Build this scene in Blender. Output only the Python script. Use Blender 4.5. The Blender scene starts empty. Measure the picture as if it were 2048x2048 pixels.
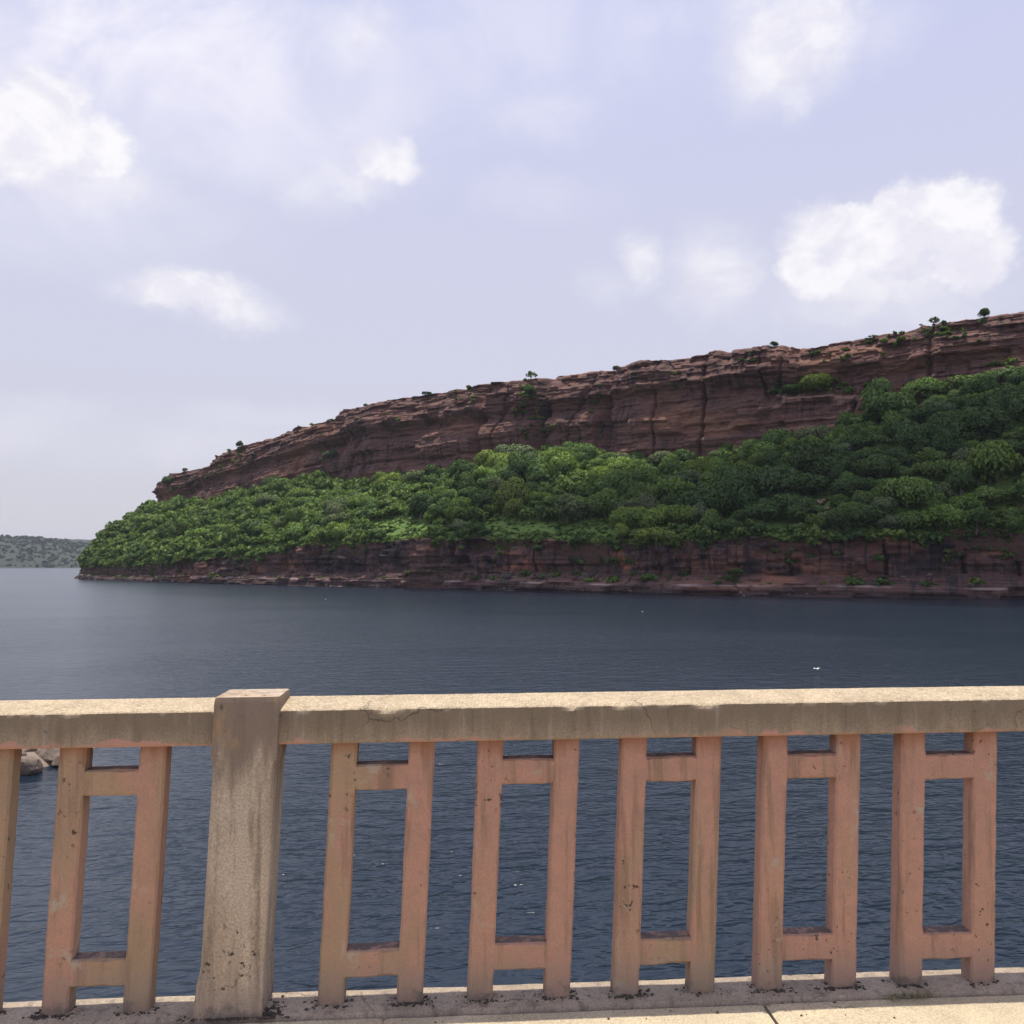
import bpy, bmesh, math, random
import numpy as np
from math import radians as R
from mathutils import Vector, Matrix

random.seed(7)
rng = np.random.default_rng(11)
scene = bpy.context.scene
COL = scene.collection

# ------------------------------------------------------------------ camera, sky, sun, exposure
H = 10.0                       # eye height above the water
F = 1800.0                     # focal length in pixels of the 2048 px photograph
HOR = 1129.0                   # horizon row
PIT = math.atan((HOR - 1024) / F)
cp, sp = math.cos(PIT), math.sin(PIT)
cam_d = bpy.data.cameras.new('camera')
cam = bpy.data.objects.new('camera', cam_d)
COL.objects.link(cam)
cam.location = (0, 0, H)
cam.rotation_euler = (math.pi / 2 + PIT, 0, 0)
cam_d.sensor_width = 36
cam_d.lens = 36 * F / 2048
cam_d.clip_start = 0.05
cam_d.clip_end = 20000
scene.camera = cam


def proj(X, Y, Z):
    yc = Y * cp + (Z - H) * sp
    zc = -Y * sp + (Z - H) * cp
    return 1024 + F * X / yc, 1024 - F * zc / yc


def z_at(Y, py):
    t = (1024 - py) / F
    return H + Y * (t * cp + sp) / (cp - t * sp)


def dir_uv(px, py):
    """azimuth / elevation of a photo pixel"""
    v = Vector(((px - 1024) / F, cp - (1024 - py) / F * sp, sp + (1024 - py) / F * cp))
    return math.atan2(v.x, v.y), math.atan2(v.z, math.hypot(v.x, v.y))


SUN_EL, SUN_AZ = 85.0, 8.0        # degrees; azimuth clockwise from +Y
scene.view_settings.view_transform = 'Standard'
scene.view_settings.look = 'None'
scene.view_settings.exposure = 0.15
scene.view_settings.gamma = 1
scene.view_settings.use_curve_mapping = False


class NT:
    """small helper to write node trees"""
    def __init__(s, tree):
        s.t = tree
        s.n = tree.nodes
        s.l = tree.links

    def node(s, typ, **kw):
        n = s.n.new(typ)
        for k, v in kw.items():
            setattr(n, k, v)
        return n

    def put(s, sock, v):
        if isinstance(v, bpy.types.NodeSocket):
            s.l.new(v, sock)
        elif v is not None:
            try:
                sock.default_value = v
            except Exception:
                sock.default_value = (*v, 1.0)

    def m(s, op, a, b=None, c=None, clamp=False):
        n = s.node('ShaderNodeMath', operation=op, use_clamp=clamp)
        s.put(n.inputs[0], a)
        if b is not None:
            s.put(n.inputs[1], b)
        if c is not None:
            s.put(n.inputs[2], c)
        return n.outputs[0]

    def vm(s, op, a, b=None):
        n = s.node('ShaderNodeVectorMath', operation=op)
        s.put(n.inputs[0], a)
        if b is not None:
            s.put(n.inputs[1], b)
        return n.outputs[0]

    def mix(s, f, a, b, blend='MIX'):
        n = s.node('ShaderNodeMix', data_type='RGBA', blend_type=blend)
        n.clamp_factor = True
        s.put(n.inputs[0], f)
        s.put(n.inputs[6], a)
        s.put(n.inputs[7], b)
        return n.outputs[2]

    def noise(s, vec, scale, detail=4, rough=.55, dist=0.0, out=0):
        n = s.node('ShaderNodeTexNoise')
        s.put(n.inputs['Vector'], vec)
        s.put(n.inputs['Scale'], scale)
        n.inputs['Detail'].default_value = detail
        n.inputs['Roughness'].default_value = rough
        n.inputs['Distortion'].default_value = dist
        return n.outputs[out]

    def voro(s, vec, scale, feature='F1', out=0, rnd=1.0):
        n = s.node('ShaderNodeTexVoronoi', feature=feature)
        s.put(n.inputs['Vector'], vec)
        n.inputs['Scale'].default_value = scale
        n.inputs['Randomness'].default_value = rnd
        return n.outputs[out]

    def ss(s, x, a, b, lo=0.0, hi=1.0):
        n = s.node('ShaderNodeMapRange', interpolation_type='SMOOTHSTEP')
        s.put(n.inputs[0], x)
        for i, v in enumerate((a, b, lo, hi)):
            s.put(n.inputs[1 + i], v)
        return n.outputs[0]

    def xyz(s, v):
        n = s.node('ShaderNodeSeparateXYZ')
        s.put(n.inputs[0], v)
        return n.outputs

    def comb(s, x, y, z):
        n = s.node('ShaderNodeCombineXYZ')
        for i, v in enumerate((x, y, z)):
            s.put(n.inputs[i], v)
        return n.outputs[0]

    def scale(s, v, k):
        return s.vm('MULTIPLY', v, k)

    def attr(s, name):
        return s.node('ShaderNodeAttribute', attribute_name=name)

    def bump(s, h, dist, strength=1.0, nrm=None):
        n = s.node('ShaderNodeBump')
        n.inputs['Strength'].default_value = strength
        n.inputs['Distance'].default_value = dist
        s.put(n.inputs['Height'], h)
        if nrm is not None:
            s.put(n.inputs['Normal'], nrm)
        return n.outputs[0]


world = bpy.data.worlds.new('World')
scene.world = world
world.use_nodes = True
world.node_tree.nodes.clear()
W = NT(world.node_tree)
out = W.node('ShaderNodeOutputWorld')
bg = W.node('ShaderNodeBackground')
bg.inputs[1].default_value = 0.1
W.l.new(bg.outputs[0], out.inputs[0])
sky = W.node('ShaderNodeTexSky', sky_type='NISHITA')
sky.sun_disc = False
sky.sun_elevation = R(SUN_EL)
sky.sun_rotation = R(SUN_AZ)
sky.air_density = 1.0
sky.dust_density = 2.0
sky.ozone_density = 2.0
gen = W.node('ShaderNodeTexCoord').outputs['Generated']
gx, gy, gz = W.xyz(gen)
az = W.m('ARCTAN2', gx, gy)
el = W.m('ARCSINE', W.m('MINIMUM', W.m('MAXIMUM', gz, -1.0), 1.0))
# thin moisture veil: pale lavender, greyer near the horizon
veil = W.mix(W.ss(el, 0.0, 0.30), (6.35, 6.2, 6.9, 1), (6.4, 6.4, 7.8, 1))
veil = W.mix(W.ss(el, 0.25, 0.60), veil, (6.0, 6.2, 8.5, 1))
base = W.mix(0.86, sky.outputs[0], veil)
# warp coordinates for ragged cloud edges
dome = W.comb(az, W.m('MULTIPLY', el, 1.25), 0.0)
w1 = W.noise(dome, 9.0, 5, .6, 0.0, 1)
w2 = W.noise(dome, 30.0, 5, .66, 0.0, 1)
wx1, wy1, _ = W.xyz(w1)
wx2, wy2, _ = W.xyz(w2)
w3 = W.noise(dome, 85.0, 4, .65, 0.0, 1)
wx3, wy3, _ = W.xyz(w3)
U = W.m('ADD', W.m('ADD', az, W.m('MULTIPLY', W.m('SUBTRACT', wx3, .5), .011)), W.m('ADD', W.m('MULTIPLY', W.m('SUBTRACT', wx1, .5), .06), W.m('MULTIPLY', W.m('SUBTRACT', wx2, .5), .034)))
V = W.m('ADD', W.m('ADD', el, W.m('MULTIPLY', W.m('SUBTRACT', wy3, .5), .010)), W.m('ADD', W.m('MULTIPLY', W.m('SUBTRACT', wy1, .5), .045), W.m('MULTIPLY', W.m('SUBTRACT', wy2, .5), .028)))


def blob(px, py, rx, ry, soft, amt):
    """one billow of cloud: (centre, radii in photo pixels)"""
    u0, v0 = dir_uv(px, py)
    du = W.m('DIVIDE', W.m('SUBTRACT', U, u0), rx / F)
    dv = W.m('DIVIDE', W.m('SUBTRACT', V, v0), ry / F)
    r = W.m('SQRT', W.m('ADD', W.m('MULTIPLY', du, du), W.m('MULTIPLY', dv, dv)))
    return W.ss(r, 1.0 + soft, 1.0 - soft, 0.0, amt)


def union(lst):
    r = lst[0]
    for b in lst[1:]:
        r = W.m('MAXIMUM', r, b)
    return r


puffs = union([
    blob(60, 275, 130, 68, .38, 1.0), blob(95, 205, 66, 46, .32, 1.0), blob(185, 300, 66, 48, .38, .95), blob(170, 350, 110, 36, .9, .6),
    blob(765, 312, 60, 38, .5, .85), blob(690, 360, 70, 34, .9, .5), blob(620, 380, 70, 36, .9, .4),
    blob(385, 585, 105, 36, .5, .9), blob(455, 615, 85, 30, .85, .7), blob(300, 585, 60, 26, .9, .5),
    blob(1560, 90, 95, 85, .8, .85), blob(1640, 40, 75, 70, .8, .85), blob(1560, 10, 110, 60, .8, .6), blob(1750, 60, 70, 45, .9, .25),
    blob(1590, 185, 28, 40, .9, .6),
    blob(1640, 505, 92, 78, .30, .9), blob(1770, 530, 150, 80, .75, .7), blob(1830, 428, 62, 54, .26, 1.0), blob(1700, 455, 60, 42, .22, .85),
    blob(1905, 440, 80, 66, .26, 1.0), blob(1780, 485, 75, 60, .3, .95), blob(1945, 505, 72, 72, .28, .85), blob(1720, 590, 170, 50, 1.0, .45), blob(1850, 615, 120, 40, 1.0, .3),
    blob(1285, 515, 40, 42, .8, .7), blob(1430, 545, 66, 68, .85, .62), blob(1215, 570, 50, 30, 1.0, .25),
    blob(725, 75, 70, 45, .9, .5),
])
veils = union([
    blob(240, 90, 430, 150, .9, .85), blob(580, 170, 260, 120, .95, .6), blob(420, 265, 240, 70, .95, .55), blob(120, 400, 260, 80, .95, .4),
    blob(1030, 70, 300, 120, .95, .35), blob(1090, 210, 120, 50, .95, .4), blob(150, 870, 330, 45, .95, .3), blob(560, 840, 280, 30, .95, .2),
    blob(1080, 390, 120, 40, .95, .22), blob(1300, 40, 120, 40, .9, .3)])
# the same broken cloud goes on over the rest of the sky
pl = W.comb(W.m('DIVIDE', gx, W.m('ADD', W.m('ABSOLUTE', gz), .18)), W.m('DIVIDE', gy, W.m('ADD', W.m('ABSOLUTE', gz), .18)), 0.0)
rest = W.noise(pl, 1.3, 6, .58, .3)
u_c = W.m('ABSOLUTE', az)
outside = W.m('MAXIMUM', W.ss(u_c, .62, .95), W.ss(el, .60, .85))
rest_m = W.m('MULTIPLY', W.ss(rest, .50, .72, 0.0, .85), outside)
fine = W.noise(dome, 22.0, 5, .62)
puff_m = W.m('MULTIPLY', puffs, W.ss(fine, .20, .60, .66, 1.08), clamp=True)
veil_m = W.m('MULTIPLY', veils, W.ss(W.noise(dome, 6.5, 5, .6, .6), .30, .62, .35, 1.1), clamp=True)
c = W.mix(veil_m, base, (8.5, 8.35, 9.2, 1))
shade = W.noise(dome, 15.0, 5, .6, .4)
c = W.mix(puff_m, c, W.mix(W.ss(shade, .38, .60), (7.7, 7.55, 8.35, 1), (8.9, 8.75, 9.05, 1)))
c = W.mix(rest_m, c, (9.4, 9.3, 9.9, 1))
W.l.new(c, bg.inputs[0])

sun_d = bpy.data.lights.new('sun', 'SUN')
sun_d.energy = 4.2
sun_d.angle = R(0.55)
sun_d.color = (1.0, .93, .80)
sun = bpy.data.objects.new('sun', sun_d)
COL.objects.link(sun)
sv = Vector((math.sin(R(SUN_AZ)) * math.cos(R(SUN_EL)), math.cos(R(SUN_AZ)) * math.cos(R(SUN_EL)), math.sin(R(SUN_EL))))
sun.rotation_euler = sv.to_track_quat('Z', 'Y').to_euler()
sun.location = (0, 0, 300)


# ------------------------------------------------------------------ helpers
def mat(name):
    m = bpy.data.materials.new(name)
    m.use_nodes = True
    m.node_tree.nodes.clear()
    t = NT(m.node_tree)
    o = t.node('ShaderNodeOutputMaterial')
    b = t.node('ShaderNodeBsdfPrincipled')
    t.l.new(b.outputs[0], o.inputs[0])
    return m, t, b


def tag(o, label=None, cat=None, group=None, kind=None):
    if label:
        o['label'] = label
    if cat:
        o['category'] = cat
    if group:
        o['group'] = group
    if kind:
        o['kind'] = kind
    return o


def mesh_obj(name, verts, faces, m=None, parent=None, smooth=False, attrs=None):
    me = bpy.data.meshes.new(name)
    if isinstance(faces, np.ndarray):
        k = faces.shape[1]
        nv, nf = len(verts), len(faces)
        me.vertices.add(nv)
        me.vertices.foreach_set('co', np.asarray(verts, np.float32).ravel())
        me.loops.add(nf * k)
        me.loops.foreach_set('vertex_index', faces.astype(np.int32).ravel())
        me.polygons.add(nf)
        me.polygons.foreach_set('loop_start', np.arange(0, nf * k, k, dtype=np.int32))
        me.update(calc_edges=True)
        me.validate()
    else:
        me.from_pydata([tuple(v) for v in verts], [], faces)
        me.update()
    if smooth:
        me.polygons.foreach_set('use_smooth', np.ones(len(me.polygons), bool))
    if attrs:
        for k, v in attrs.items():
            a = me.attributes.new(k, 'FLOAT', 'POINT')
            a.data.foreach_set('value', np.asarray(v, np.float32).ravel())
    if m:
        me.materials.append(m)
    o = bpy.data.objects.new(name, me)
    COL.objects.link(o)
    if parent:
        o.parent = parent
    return o


def empty(name, loc=(0, 0, 0), rz=0.0):
    o = bpy.data.objects.new(name, None)
    COL.objects.link(o)
    o.location = loc
    o.rotation_euler = (0, 0, rz)
    o.empty_display_size = .3
    return o


def grid_faces(nr, nc, closed=False):
    i = np.arange(nr - 1)[:, None]
    j = np.arange(nc if closed else nc - 1)[None, :]
    j2 = (j + 1) % nc
    a = i * nc + j
    b = i * nc + j2
    c_ = (i + 1) * nc + j2
    d = (i + 1) * nc + j
    return np.stack([a, b, c_, d], -1).reshape(-1, 4)


def _hash(ix, iy, iz, seed):
    h = (ix.astype(np.int64) * 374761393 + iy.astype(np.int64) * 668265263 + iz.astype(np.int64) * 2147483647 + seed * 974711) & 0xFFFFFFFF
    h = ((h ^ (h >> 13)) * 1274126177) & 0xFFFFFFFF
    h = (h ^ (h >> 16)) & 0xFFFFFFFF
    return h / 4294967295.0


def vnoise(x, y, z=0.0, seed=0):
    x, y, z = np.broadcast_arrays(np.asarray(x, float), np.asarray(y, float), np.asarray(z, float))
    ix, iy, iz = np.floor(x), np.floor(y), np.floor(z)
    fx, fy, fz = x - ix, y - iy, z - iz
    fx, fy, fz = [f * f * (3 - 2 * f) for f in (fx, fy, fz)]
    r = 0
    for dx in (0, 1):
        for dy in (0, 1):
            for dz in (0, 1):
                w = (fx if dx else 1 - fx) * (fy if dy else 1 - fy) * (fz if dz else 1 - fz)
                r = r + w * _hash(ix + dx, iy + dy, iz + dz, seed)
    return r


def fbm(x, y, z=0.0, oct_=4, seed=0, gain=.5):
    r, a, tot = 0, 1.0, 0
    for o in range(oct_):
        k = 2.03 ** o
        r = r + a * vnoise(np.asarray(x) * k, np.asarray(y) * k, np.asarray(z) * k, seed + o * 17)
        tot += a
        a *= gain
    return r / tot - .5


def gsm(a, sig):
    k = np.arange(-int(3 * sig), int(3 * sig) + 1)
    w = np.exp(-.5 * (k / sig) ** 2)
    w /= w.sum()
    p = len(k) // 2
    return np.convolve(np.pad(a, p, mode='edge'), w, mode='valid')


# ------------------------------------------------------------------ materials of the gorge
def rock_material(name, base, pale, dark, orange, rust, shelf=False):
    m, t, b = mat(name)
    bed = t.attr('bed').outputs['Fac']
    al = t.attr('along').outputs['Fac']
    pos = t.node('ShaderNodeNewGeometry').outputs['Position']
    big = t.noise(t.comb(t.m('MULTIPLY', al, .016), t.m('MULTIPLY', bed, .05), 3.0), 1.0, 5, .6)
    lay = t.noise(t.comb(t.m('MULTIPLY', al, .03), t.m('MULTIPLY', bed, .85), 0.0), 1.0, 5, .62)
    thin = t.noise(t.comb(t.m('MULTIPLY', al, .10), t.m('MULTIPLY', bed, 2.6), 5.0), 1.0, 4, .65)
    streak = t.noise(t.comb(t.m('MULTIPLY', al, .34), t.m('MULTIPLY', bed, .035), 9.0), 1.0, 4, .6)
    grain = t.noise(pos, .9, 5, .65)
    col = t.mix(t.ss(lay, .35, .66), base, rust)
    col = t.mix(t.ss(big, .50, .66, 0, .75), col, orange)
    col = t.mix(t.ss(thin, .56, .72, 0, .62), col, pale)
    col = t.mix(t.ss(thin, .44, .34, 0, .55), col, dark)
    col = t.mix(t.m('MULTIPLY', t.ss(streak, .48, .60), t.ss(big, .56, .40, 0, .95)), col, dark)
    col = t.mix(t.ss(grain, .42, .70, 0, .30), col, t.mix(.5, pale, base))
    pz = t.xyz(pos)[2]
    if shelf:
        va = t.noise(t.comb(t.m('MULTIPLY', al, .045), t.m('MULTIPLY', bed, .05), 21.0), 1.0, 4, .6)
        vs_ = t.noise(t.comb(t.m('MULTIPLY', al, .5), t.m('MULTIPLY', bed, .05), 27.0), 1.0, 4, .6)
        col = t.mix(t.m('MULTIPLY', t.ss(va, .46, .36, 0, .9), t.ss(pz, 5, 8)), col, dark)
        up = t.m('MULTIPLY', t.ss(pz, 7, 9), t.ss(t.m('ADD', va, t.m('MULTIPLY', vs_, .35)), .74, .84, 0, .9))
        col = t.mix(up, col, (.42, .165, .085, 1))
        col = t.mix(t.m('MULTIPLY', t.ss(vs_, .50, .62), t.ss(pz, 5, 9, 0, .75)), col, dark)
        col = t.mix(t.m('MULTIPLY', t.ss(t.m('ABSOLUTE', t.m('SUBTRACT', bed, 3.3)), .5, .2), t.ss(va, .40, .55, 0, .7)), col, (.36, .27, .25, 1))
    col = t.mix(t.ss(t.m('ADD', pz, t.m('MULTIPLY', thin, 2.0)), 4.2, 1.6, 0, .6), col, dark)
    t.put(b.inputs['Base Color'], col)
    b.inputs['Roughness'].default_value = .9
    h = t.m('ADD', t.m('MULTIPLY', thin, .8), t.m('MULTIPLY', grain, .8))
    t.put(b.inputs['Normal'], t.bump(h, .9, .8))
    return m


M_cliff = rock_material('cliff_sandstone', (.105, .052, .044, 1), (.36, .24, .185, 1), (.030, .020, .021, 1), (.30, .145, .08, 1), (.165, .074, .055, 1))
M_shelf = rock_material('shelf_sandstone', (.075, .044, .041, 1), (.30, .21, .18, 1), (.020, .016, .019, 1), (.30, .115, .06, 1), (.135, .062, .05, 1), True)

M_slope, t, b = mat('slope_soil_and_grass')
pos = t.node('ShaderNodeNewGeometry').outputs['Position']
n1 = t.noise(pos, .05, 4, .6)
n2 = t.noise(pos, .7, 5, .65)
g = t.mix(n2, (.045, .085, .018, 1), (.13, .23, .035, 1))
soil = t.mix(n2, (.16, .10, .07, 1), (.30, .20, .14, 1))
steep = t.ss(t.m('ADD', t.xyz(t.node('ShaderNodeNewGeometry').outputs['True Normal'])[2], t.m('MULTIPLY', t.m('SUBTRACT', n2, .5), .3)), .78, .58)
ct = t.mix(t.ss(t.m('ADD', n1, t.m('MULTIPLY', n2, .25)), .70, .82), g, soil)
t.put(b.inputs['Base Color'], t.mix(steep, ct, t.mix(n2, (.05, .034, .026, 1), (.16, .085, .06, 1))))
b.inputs['Roughness'].default_value = .95
t.put(b.inputs['Normal'], t.bump(n2, 1.2, .9))


def leaf_material(name, use_color=True):
    m, t, b = mat(name)
    t.n.remove(b)
    o = [n for n in t.n if n.type == 'OUTPUT_MATERIAL'][0]
    pos = t.node('ShaderNodeNewGeometry').outputs['Position']
    n1 = t.noise(pos, .38, 3, .6)
    n2 = t.noise(pos, 1.7, 2, .6)
    if use_color:
        basec = t.node('ShaderNodeObjectInfo').outputs['Color']
    else:
        n0 = t.noise(pos, .10, 2, .5)
        basec = t.mix(t.ss(n0, .38, .62), (.072, .126, .038, 1), (.138, .208, .050, 1))
    col = t.mix(1.0, basec, t.mix(t.ss(n1, .3, .7), (.84, .85, .9, 1), (1.14, 1.12, 1.05, 1)), 'MULTIPLY')
    col = t.mix(1.0, col, t.mix(n2, (.86, .88, .9, 1), (1.14, 1.12, 1.1, 1)), 'MULTIPLY')
    d = t.node('ShaderNodeBsdfDiffuse')
    tr = t.node('ShaderNodeBsdfTranslucent')
    gl = t.node('ShaderNodeBsdfGlossy')
    gl.inputs['Roughness'].default_value = .5
    gl.inputs['Color'].default_value = (.6, .65, .6, 1)
    t.put(d.inputs[0], col)
    t.put(tr.inputs[0], t.mix(1.0, col, (1.1, 1.15, .6, 1), 'MULTIPLY'))
    mx = t.node('ShaderNodeMixShader')
    mx.inputs[0].default_value = .25
    t.l.new(d.outputs[0], mx.inputs[1])
    t.l.new(tr.outputs[0], mx.inputs[2])
    mg = t.node('ShaderNodeMixShader')
    mg.inputs[0].default_value = .015
    t.l.new(mx.outputs[0], mg.inputs[1])
    t.l.new(gl.outputs[0], mg.inputs[2])
    t.l.new(mg.outputs[0], o.inputs[0])
    return m


M_leaf = leaf_material('tree_leaves')
M_scrub = leaf_material('scrub_leaves', False)
M_bark, t, b = mat('bark')
pos = t.node('ShaderNodeNewGeometry').outputs['Position']
t.put(b.inputs['Base Color'], t.mix(t.noise(t.scale(pos, (1, 1, .2)), 5, 4), (.07, .05, .04, 1), (.2, .16, .13, 1)))
b.inputs['Roughness'].default_value = .95

# ------------------------------------------------------------------ the gorge wall: plan curves
DT = np.array([(2048, 257), (1484, 288), (1060, 338), (742, 392), (424, 470), (258, 548), (138, 636)], float)
sx = (DT[:, 0] - 1024) / F * (DT[:, 1] * cp - H * sp)
pts = [(640, 20), (430, 128), (300, 182), (215, 222)] + list(zip(sx, DT[:, 1])) + [(-335, 700), (-325, 780), (-288, 870), (-220, 960)]
pts = np.array(pts, float)
seg = np.hypot(*np.diff(pts, axis=0).T)
acc = np.concatenate([[0], np.cumsum(seg)])
NS = 1900
arc = np.linspace(0, acc[-1], NS)
SX = gsm(np.interp(arc, acc, pts[:, 0]), 34)
SY = gsm(np.interp(arc, acc, pts[:, 1]), 34)
tx, ty = np.gradient(SX), np.gradient(SY)
ln = np.hypot(tx, ty)
NX, NY = ty / ln, -tx / ln                    # inward normal (away from the water)
NX, NY = gsm(NX, 50), gsm(NY, 50)
ln = np.hypot(NX, NY)
NX, NY = NX / ln, NY / ln
spx = proj(SX, SY, 0)[0]
front = np.arange(NS) < np.argmin(np.where(SY > 0, spx, 9e9))
depth_talus = np.interp(arc, [0, acc[4], acc[8], acc[10], acc[-1]], [105, 105, 82, 46, 46])
# gullies and headlands of the cliff line
wob = 9 * fbm(arc / 70, 0.3, 0, 3, 5) * 2
TX, TY = SX + NX * (depth_talus + wob), SY + NY * (depth_talus + wob)


def line(pts_):
    p = np.array(pts_, float) * (2048 / 1932)
    return p[:, 0], p[:, 1]


L_top = line([(318, 893), (330, 887), (380, 880), (384, 861), (450, 836), (500, 824), (540, 807), (629, 793), (635, 772), (680, 766), (760, 750), (860, 734), (900, 724), (990, 716), (1010, 715), (1040, 707), (1150, 694), (1170, 687), (1250, 677), (1350, 661), (1450, 649), (1540, 645), (1620, 631), (1740, 617), (1860, 599), (1932, 583), (2100, 545)])
L_foot = line([(310, 955), (400, 950), (520, 922), (600, 905), (640, 915), (740, 912), (800, 908), (880, 890), (960, 875), (1000, 865), (1080, 862), (1180, 872), (1240, 880), (1330, 878), (1400, 862), (1500, 840), (1600, 810), (1640, 790), (1700, 770), (1770, 750), (1850, 735), (1932, 715), (2100, 670)])
L_lip = line([(150, 1066), (250, 1066), (350, 1060), (480, 1047), (620, 1031), (700, 1031), (800, 1022), (1000, 1021), (1150, 1024), (1300, 1016), (1400, 1010), (1500, 1016), (1700, 1012), (1932, 1004), (2100, 996)])


def heights(X, Y, L, sig):
    px = proj(X, Y, 40)[0]
    px = np.where(front, px, L[0].min())
    px = np.where(Y < 120, 2226, px)
    py = np.interp(px, L[0], L[1])
    Yc = np.where(front, Y, Y[front][-1])
    Yc = np.maximum(Yc, 205)
    z = z_at(Yc, py)
    return gsm(z, sig)


Z_lip = np.maximum(heights(SX + NX * 9, SY + NY * 9, L_lip, 6), 9)
Z_foot = heights(TX, TY, L_foot, 10)
SET = 9.0
Z_top = heights(TX + NX * SET, TY + NY * SET, L_top, 1.5)
Z_dip = gsm(Z_top, 60)

vis_a, vis_b = acc[3] + 15, acc[10] + 25
dens = np.where((arc > vis_a) & (arc < vis_b), 3.4, .8)
cum = np.concatenate([[0], np.cumsum(dens[1:])])
NS2 = 2250
arc2 = np.interp(np.linspace(0, cum[-1], NS2), cum, arc)
rs = lambda q: np.interp(arc2, arc, q)
SX, SY, NX, NY, TX, TY, Z_lip, Z_foot, Z_top, Z_dip, depth_talus, wob = [rs(q) for q in (SX, SY, NX, NY, TX, TY, Z_lip, Z_foot, Z_top, Z_dip, depth_talus, wob)]
front = rs(front.astype(float)) > .5
arc, NS = arc2, NS2
JMIN = int(np.searchsorted(arc, 235))


def pick_j():
    """a column chosen evenly by length of shore"""
    return min(int(np.searchsorted(arc, rng.uniform(arc[JMIN], arc[-1] - 25))), NS - 2)


# upper cliff ---------------------------------------------------------------
NV = 150
v = np.linspace(0, 1, NV)[:, None]
z0 = (Z_foot - 6)[None, :]
zt = Z_top[None, :]
zz = z0 + (zt - z0) * v
bed = (Z_dip[None, :] - zz) + 1.5 * fbm(arc[None, :] / 40, zz / 30, 0, 3, 3)
A = arc[None, :] + 0 * zz


def ledges(b_, a_, seed, thick):
    """stepped profile of beds: returns outward offset"""
    q = b_ / thick
    k = np.floor(q)
    f = q - k
    h0 = vnoise(k * 7.31 + 0.5, a_ / 55 + k * 3.7, 0, seed)
    h1 = vnoise((k + 1) * 7.31 + 0.5, a_ / 55 + (k + 1) * 3.7, 0, seed)
    w_ = np.clip((f - .82) / .18, 0, 1)
    return h0 * (1 - w_) + h1 * w_ - .5


def blocks(b_, a_, seed, th, wd):
    """jointed beds: every block stands out or back by its own amount"""
    q = b_ / th + .5 * fbm(a_ / (wd * 4), b_ / (th * 9), 0, 2, seed + 1)
    k = np.floor(q)
    w_ = np.clip((q - k - .90) / .10, 0, 1)
    r_ = 0
    for kk, ww in ((k, 1 - w_), (k + 1, w_)):
        u_ = a_ / wd * (.7 + .6 * _hash(kk, kk * 0, kk * 0, seed + 2)) + 11 * _hash(kk, kk * 0, kk * 0, seed + 3) + .5 * fbm(a_ / wd, b_ / (th * 2), 0, 2, seed + 4)
        j_ = np.floor(u_)
        g_ = np.clip((u_ - j_ - .94) / .06, 0, 1)
        r_ = r_ + ww * (_hash(kk, j_, kk * 0, seed) * (1 - g_) + _hash(kk, j_ + 1, kk * 0, seed) * g_ - .5)
    return r_


topk = np.clip(1 - bed / 20, 0, 1)
off = 3.2 * blocks(bed, A, 21, 7.5, 26) + (1.6 + 2.2 * topk) * blocks(bed, A, 31, 3.1, 11) + (.8 + 1.0 * topk) * blocks(bed, A, 41, 1.2, 4.5)
off += 1.2 * ledges(bed, A, 45, 2.0)
off += 9.0 * fbm(A / 45, bed / 80, 0, 3, 51) + 2.2 * fbm(A / 11, bed / 40, 0, 3, 61) + .9 * fbm(A / 2.2, zz / 2.2, 0, 3, 71)
epx = proj(TX, TY, 60)[0] / (2048 / 1932)
epx = np.where(front, epx, 300)
sst = lambda x, a, b_: np.clip((x - a) / (b_ - a), 0, 1) ** 2 * (3 - 2 * np.clip((x - a) / (b_ - a), 0, 1))
off += (-4.0 * (1 - sst(epx, 628, 648)) + 6.0 * np.exp(-((epx - 690) / 45) ** 2) - 8.0 * np.exp(-((epx - 1006) / 9) ** 2) - 5.0 * np.exp(-((epx - 1128) / 7) ** 2) - 5.0 * np.exp(-((epx - 892) / 8) ** 2) + 5 * np.exp(-((epx - 1210) / 40) ** 2))[None, :]
# grassy bench in the right half: the wall above it stands back
bench_z = z_at(TY, np.interp(epx, [1470, 1560, 1660, 1750], [745, 738, 742, 735]) * 2048 / 1932)
off -= 7.0 * (sst(epx, 1465, 1490) * (1 - sst(epx, 1690, 1760)))[None, :] * sst(zz - bench_z[None, :], -1.5, 1.0)
# joints: narrow vertical clefts
cl = np.abs(fbm(A / 24, bed / 90, 0, 2, 81))
off -= 4.5 * np.clip(1 - cl / .028, 0, 1)
# undercut shadowed band and broken top
off -= (3.4 * np.exp(-((bed - 20) / 3.5) ** 2) - 1.8 * np.exp(-((bed - 13) / 3.5) ** 2)) * (.4 + 1.2 * vnoise(A / 60, .7, 0, 97))
off -= 2.6 * np.exp(-((bed - 38) / 3.0) ** 2) * vnoise(A / 45, 3.7, 0, 98)
alc = np.clip(fbm(A / 26, bed / 16, 0, 3, 83) - .13, 0, 1)
off -= 22 * alc * (bed > 6)
off -= np.clip(1 - bed / 9, 0, 1) ** 2 * 4.0
back = SET * v ** 1.3 - off
CX = TX[None, :] + NX[None, :] * back
CY = TY[None, :] + NY[None, :] * back
zz = zz + .35 * fbm(A / 5, bed / 5, 0, 2, 91) * v
zz[-1] += 1.6 * fbm(arc / 7, .5, 0, 3, 95)
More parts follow.
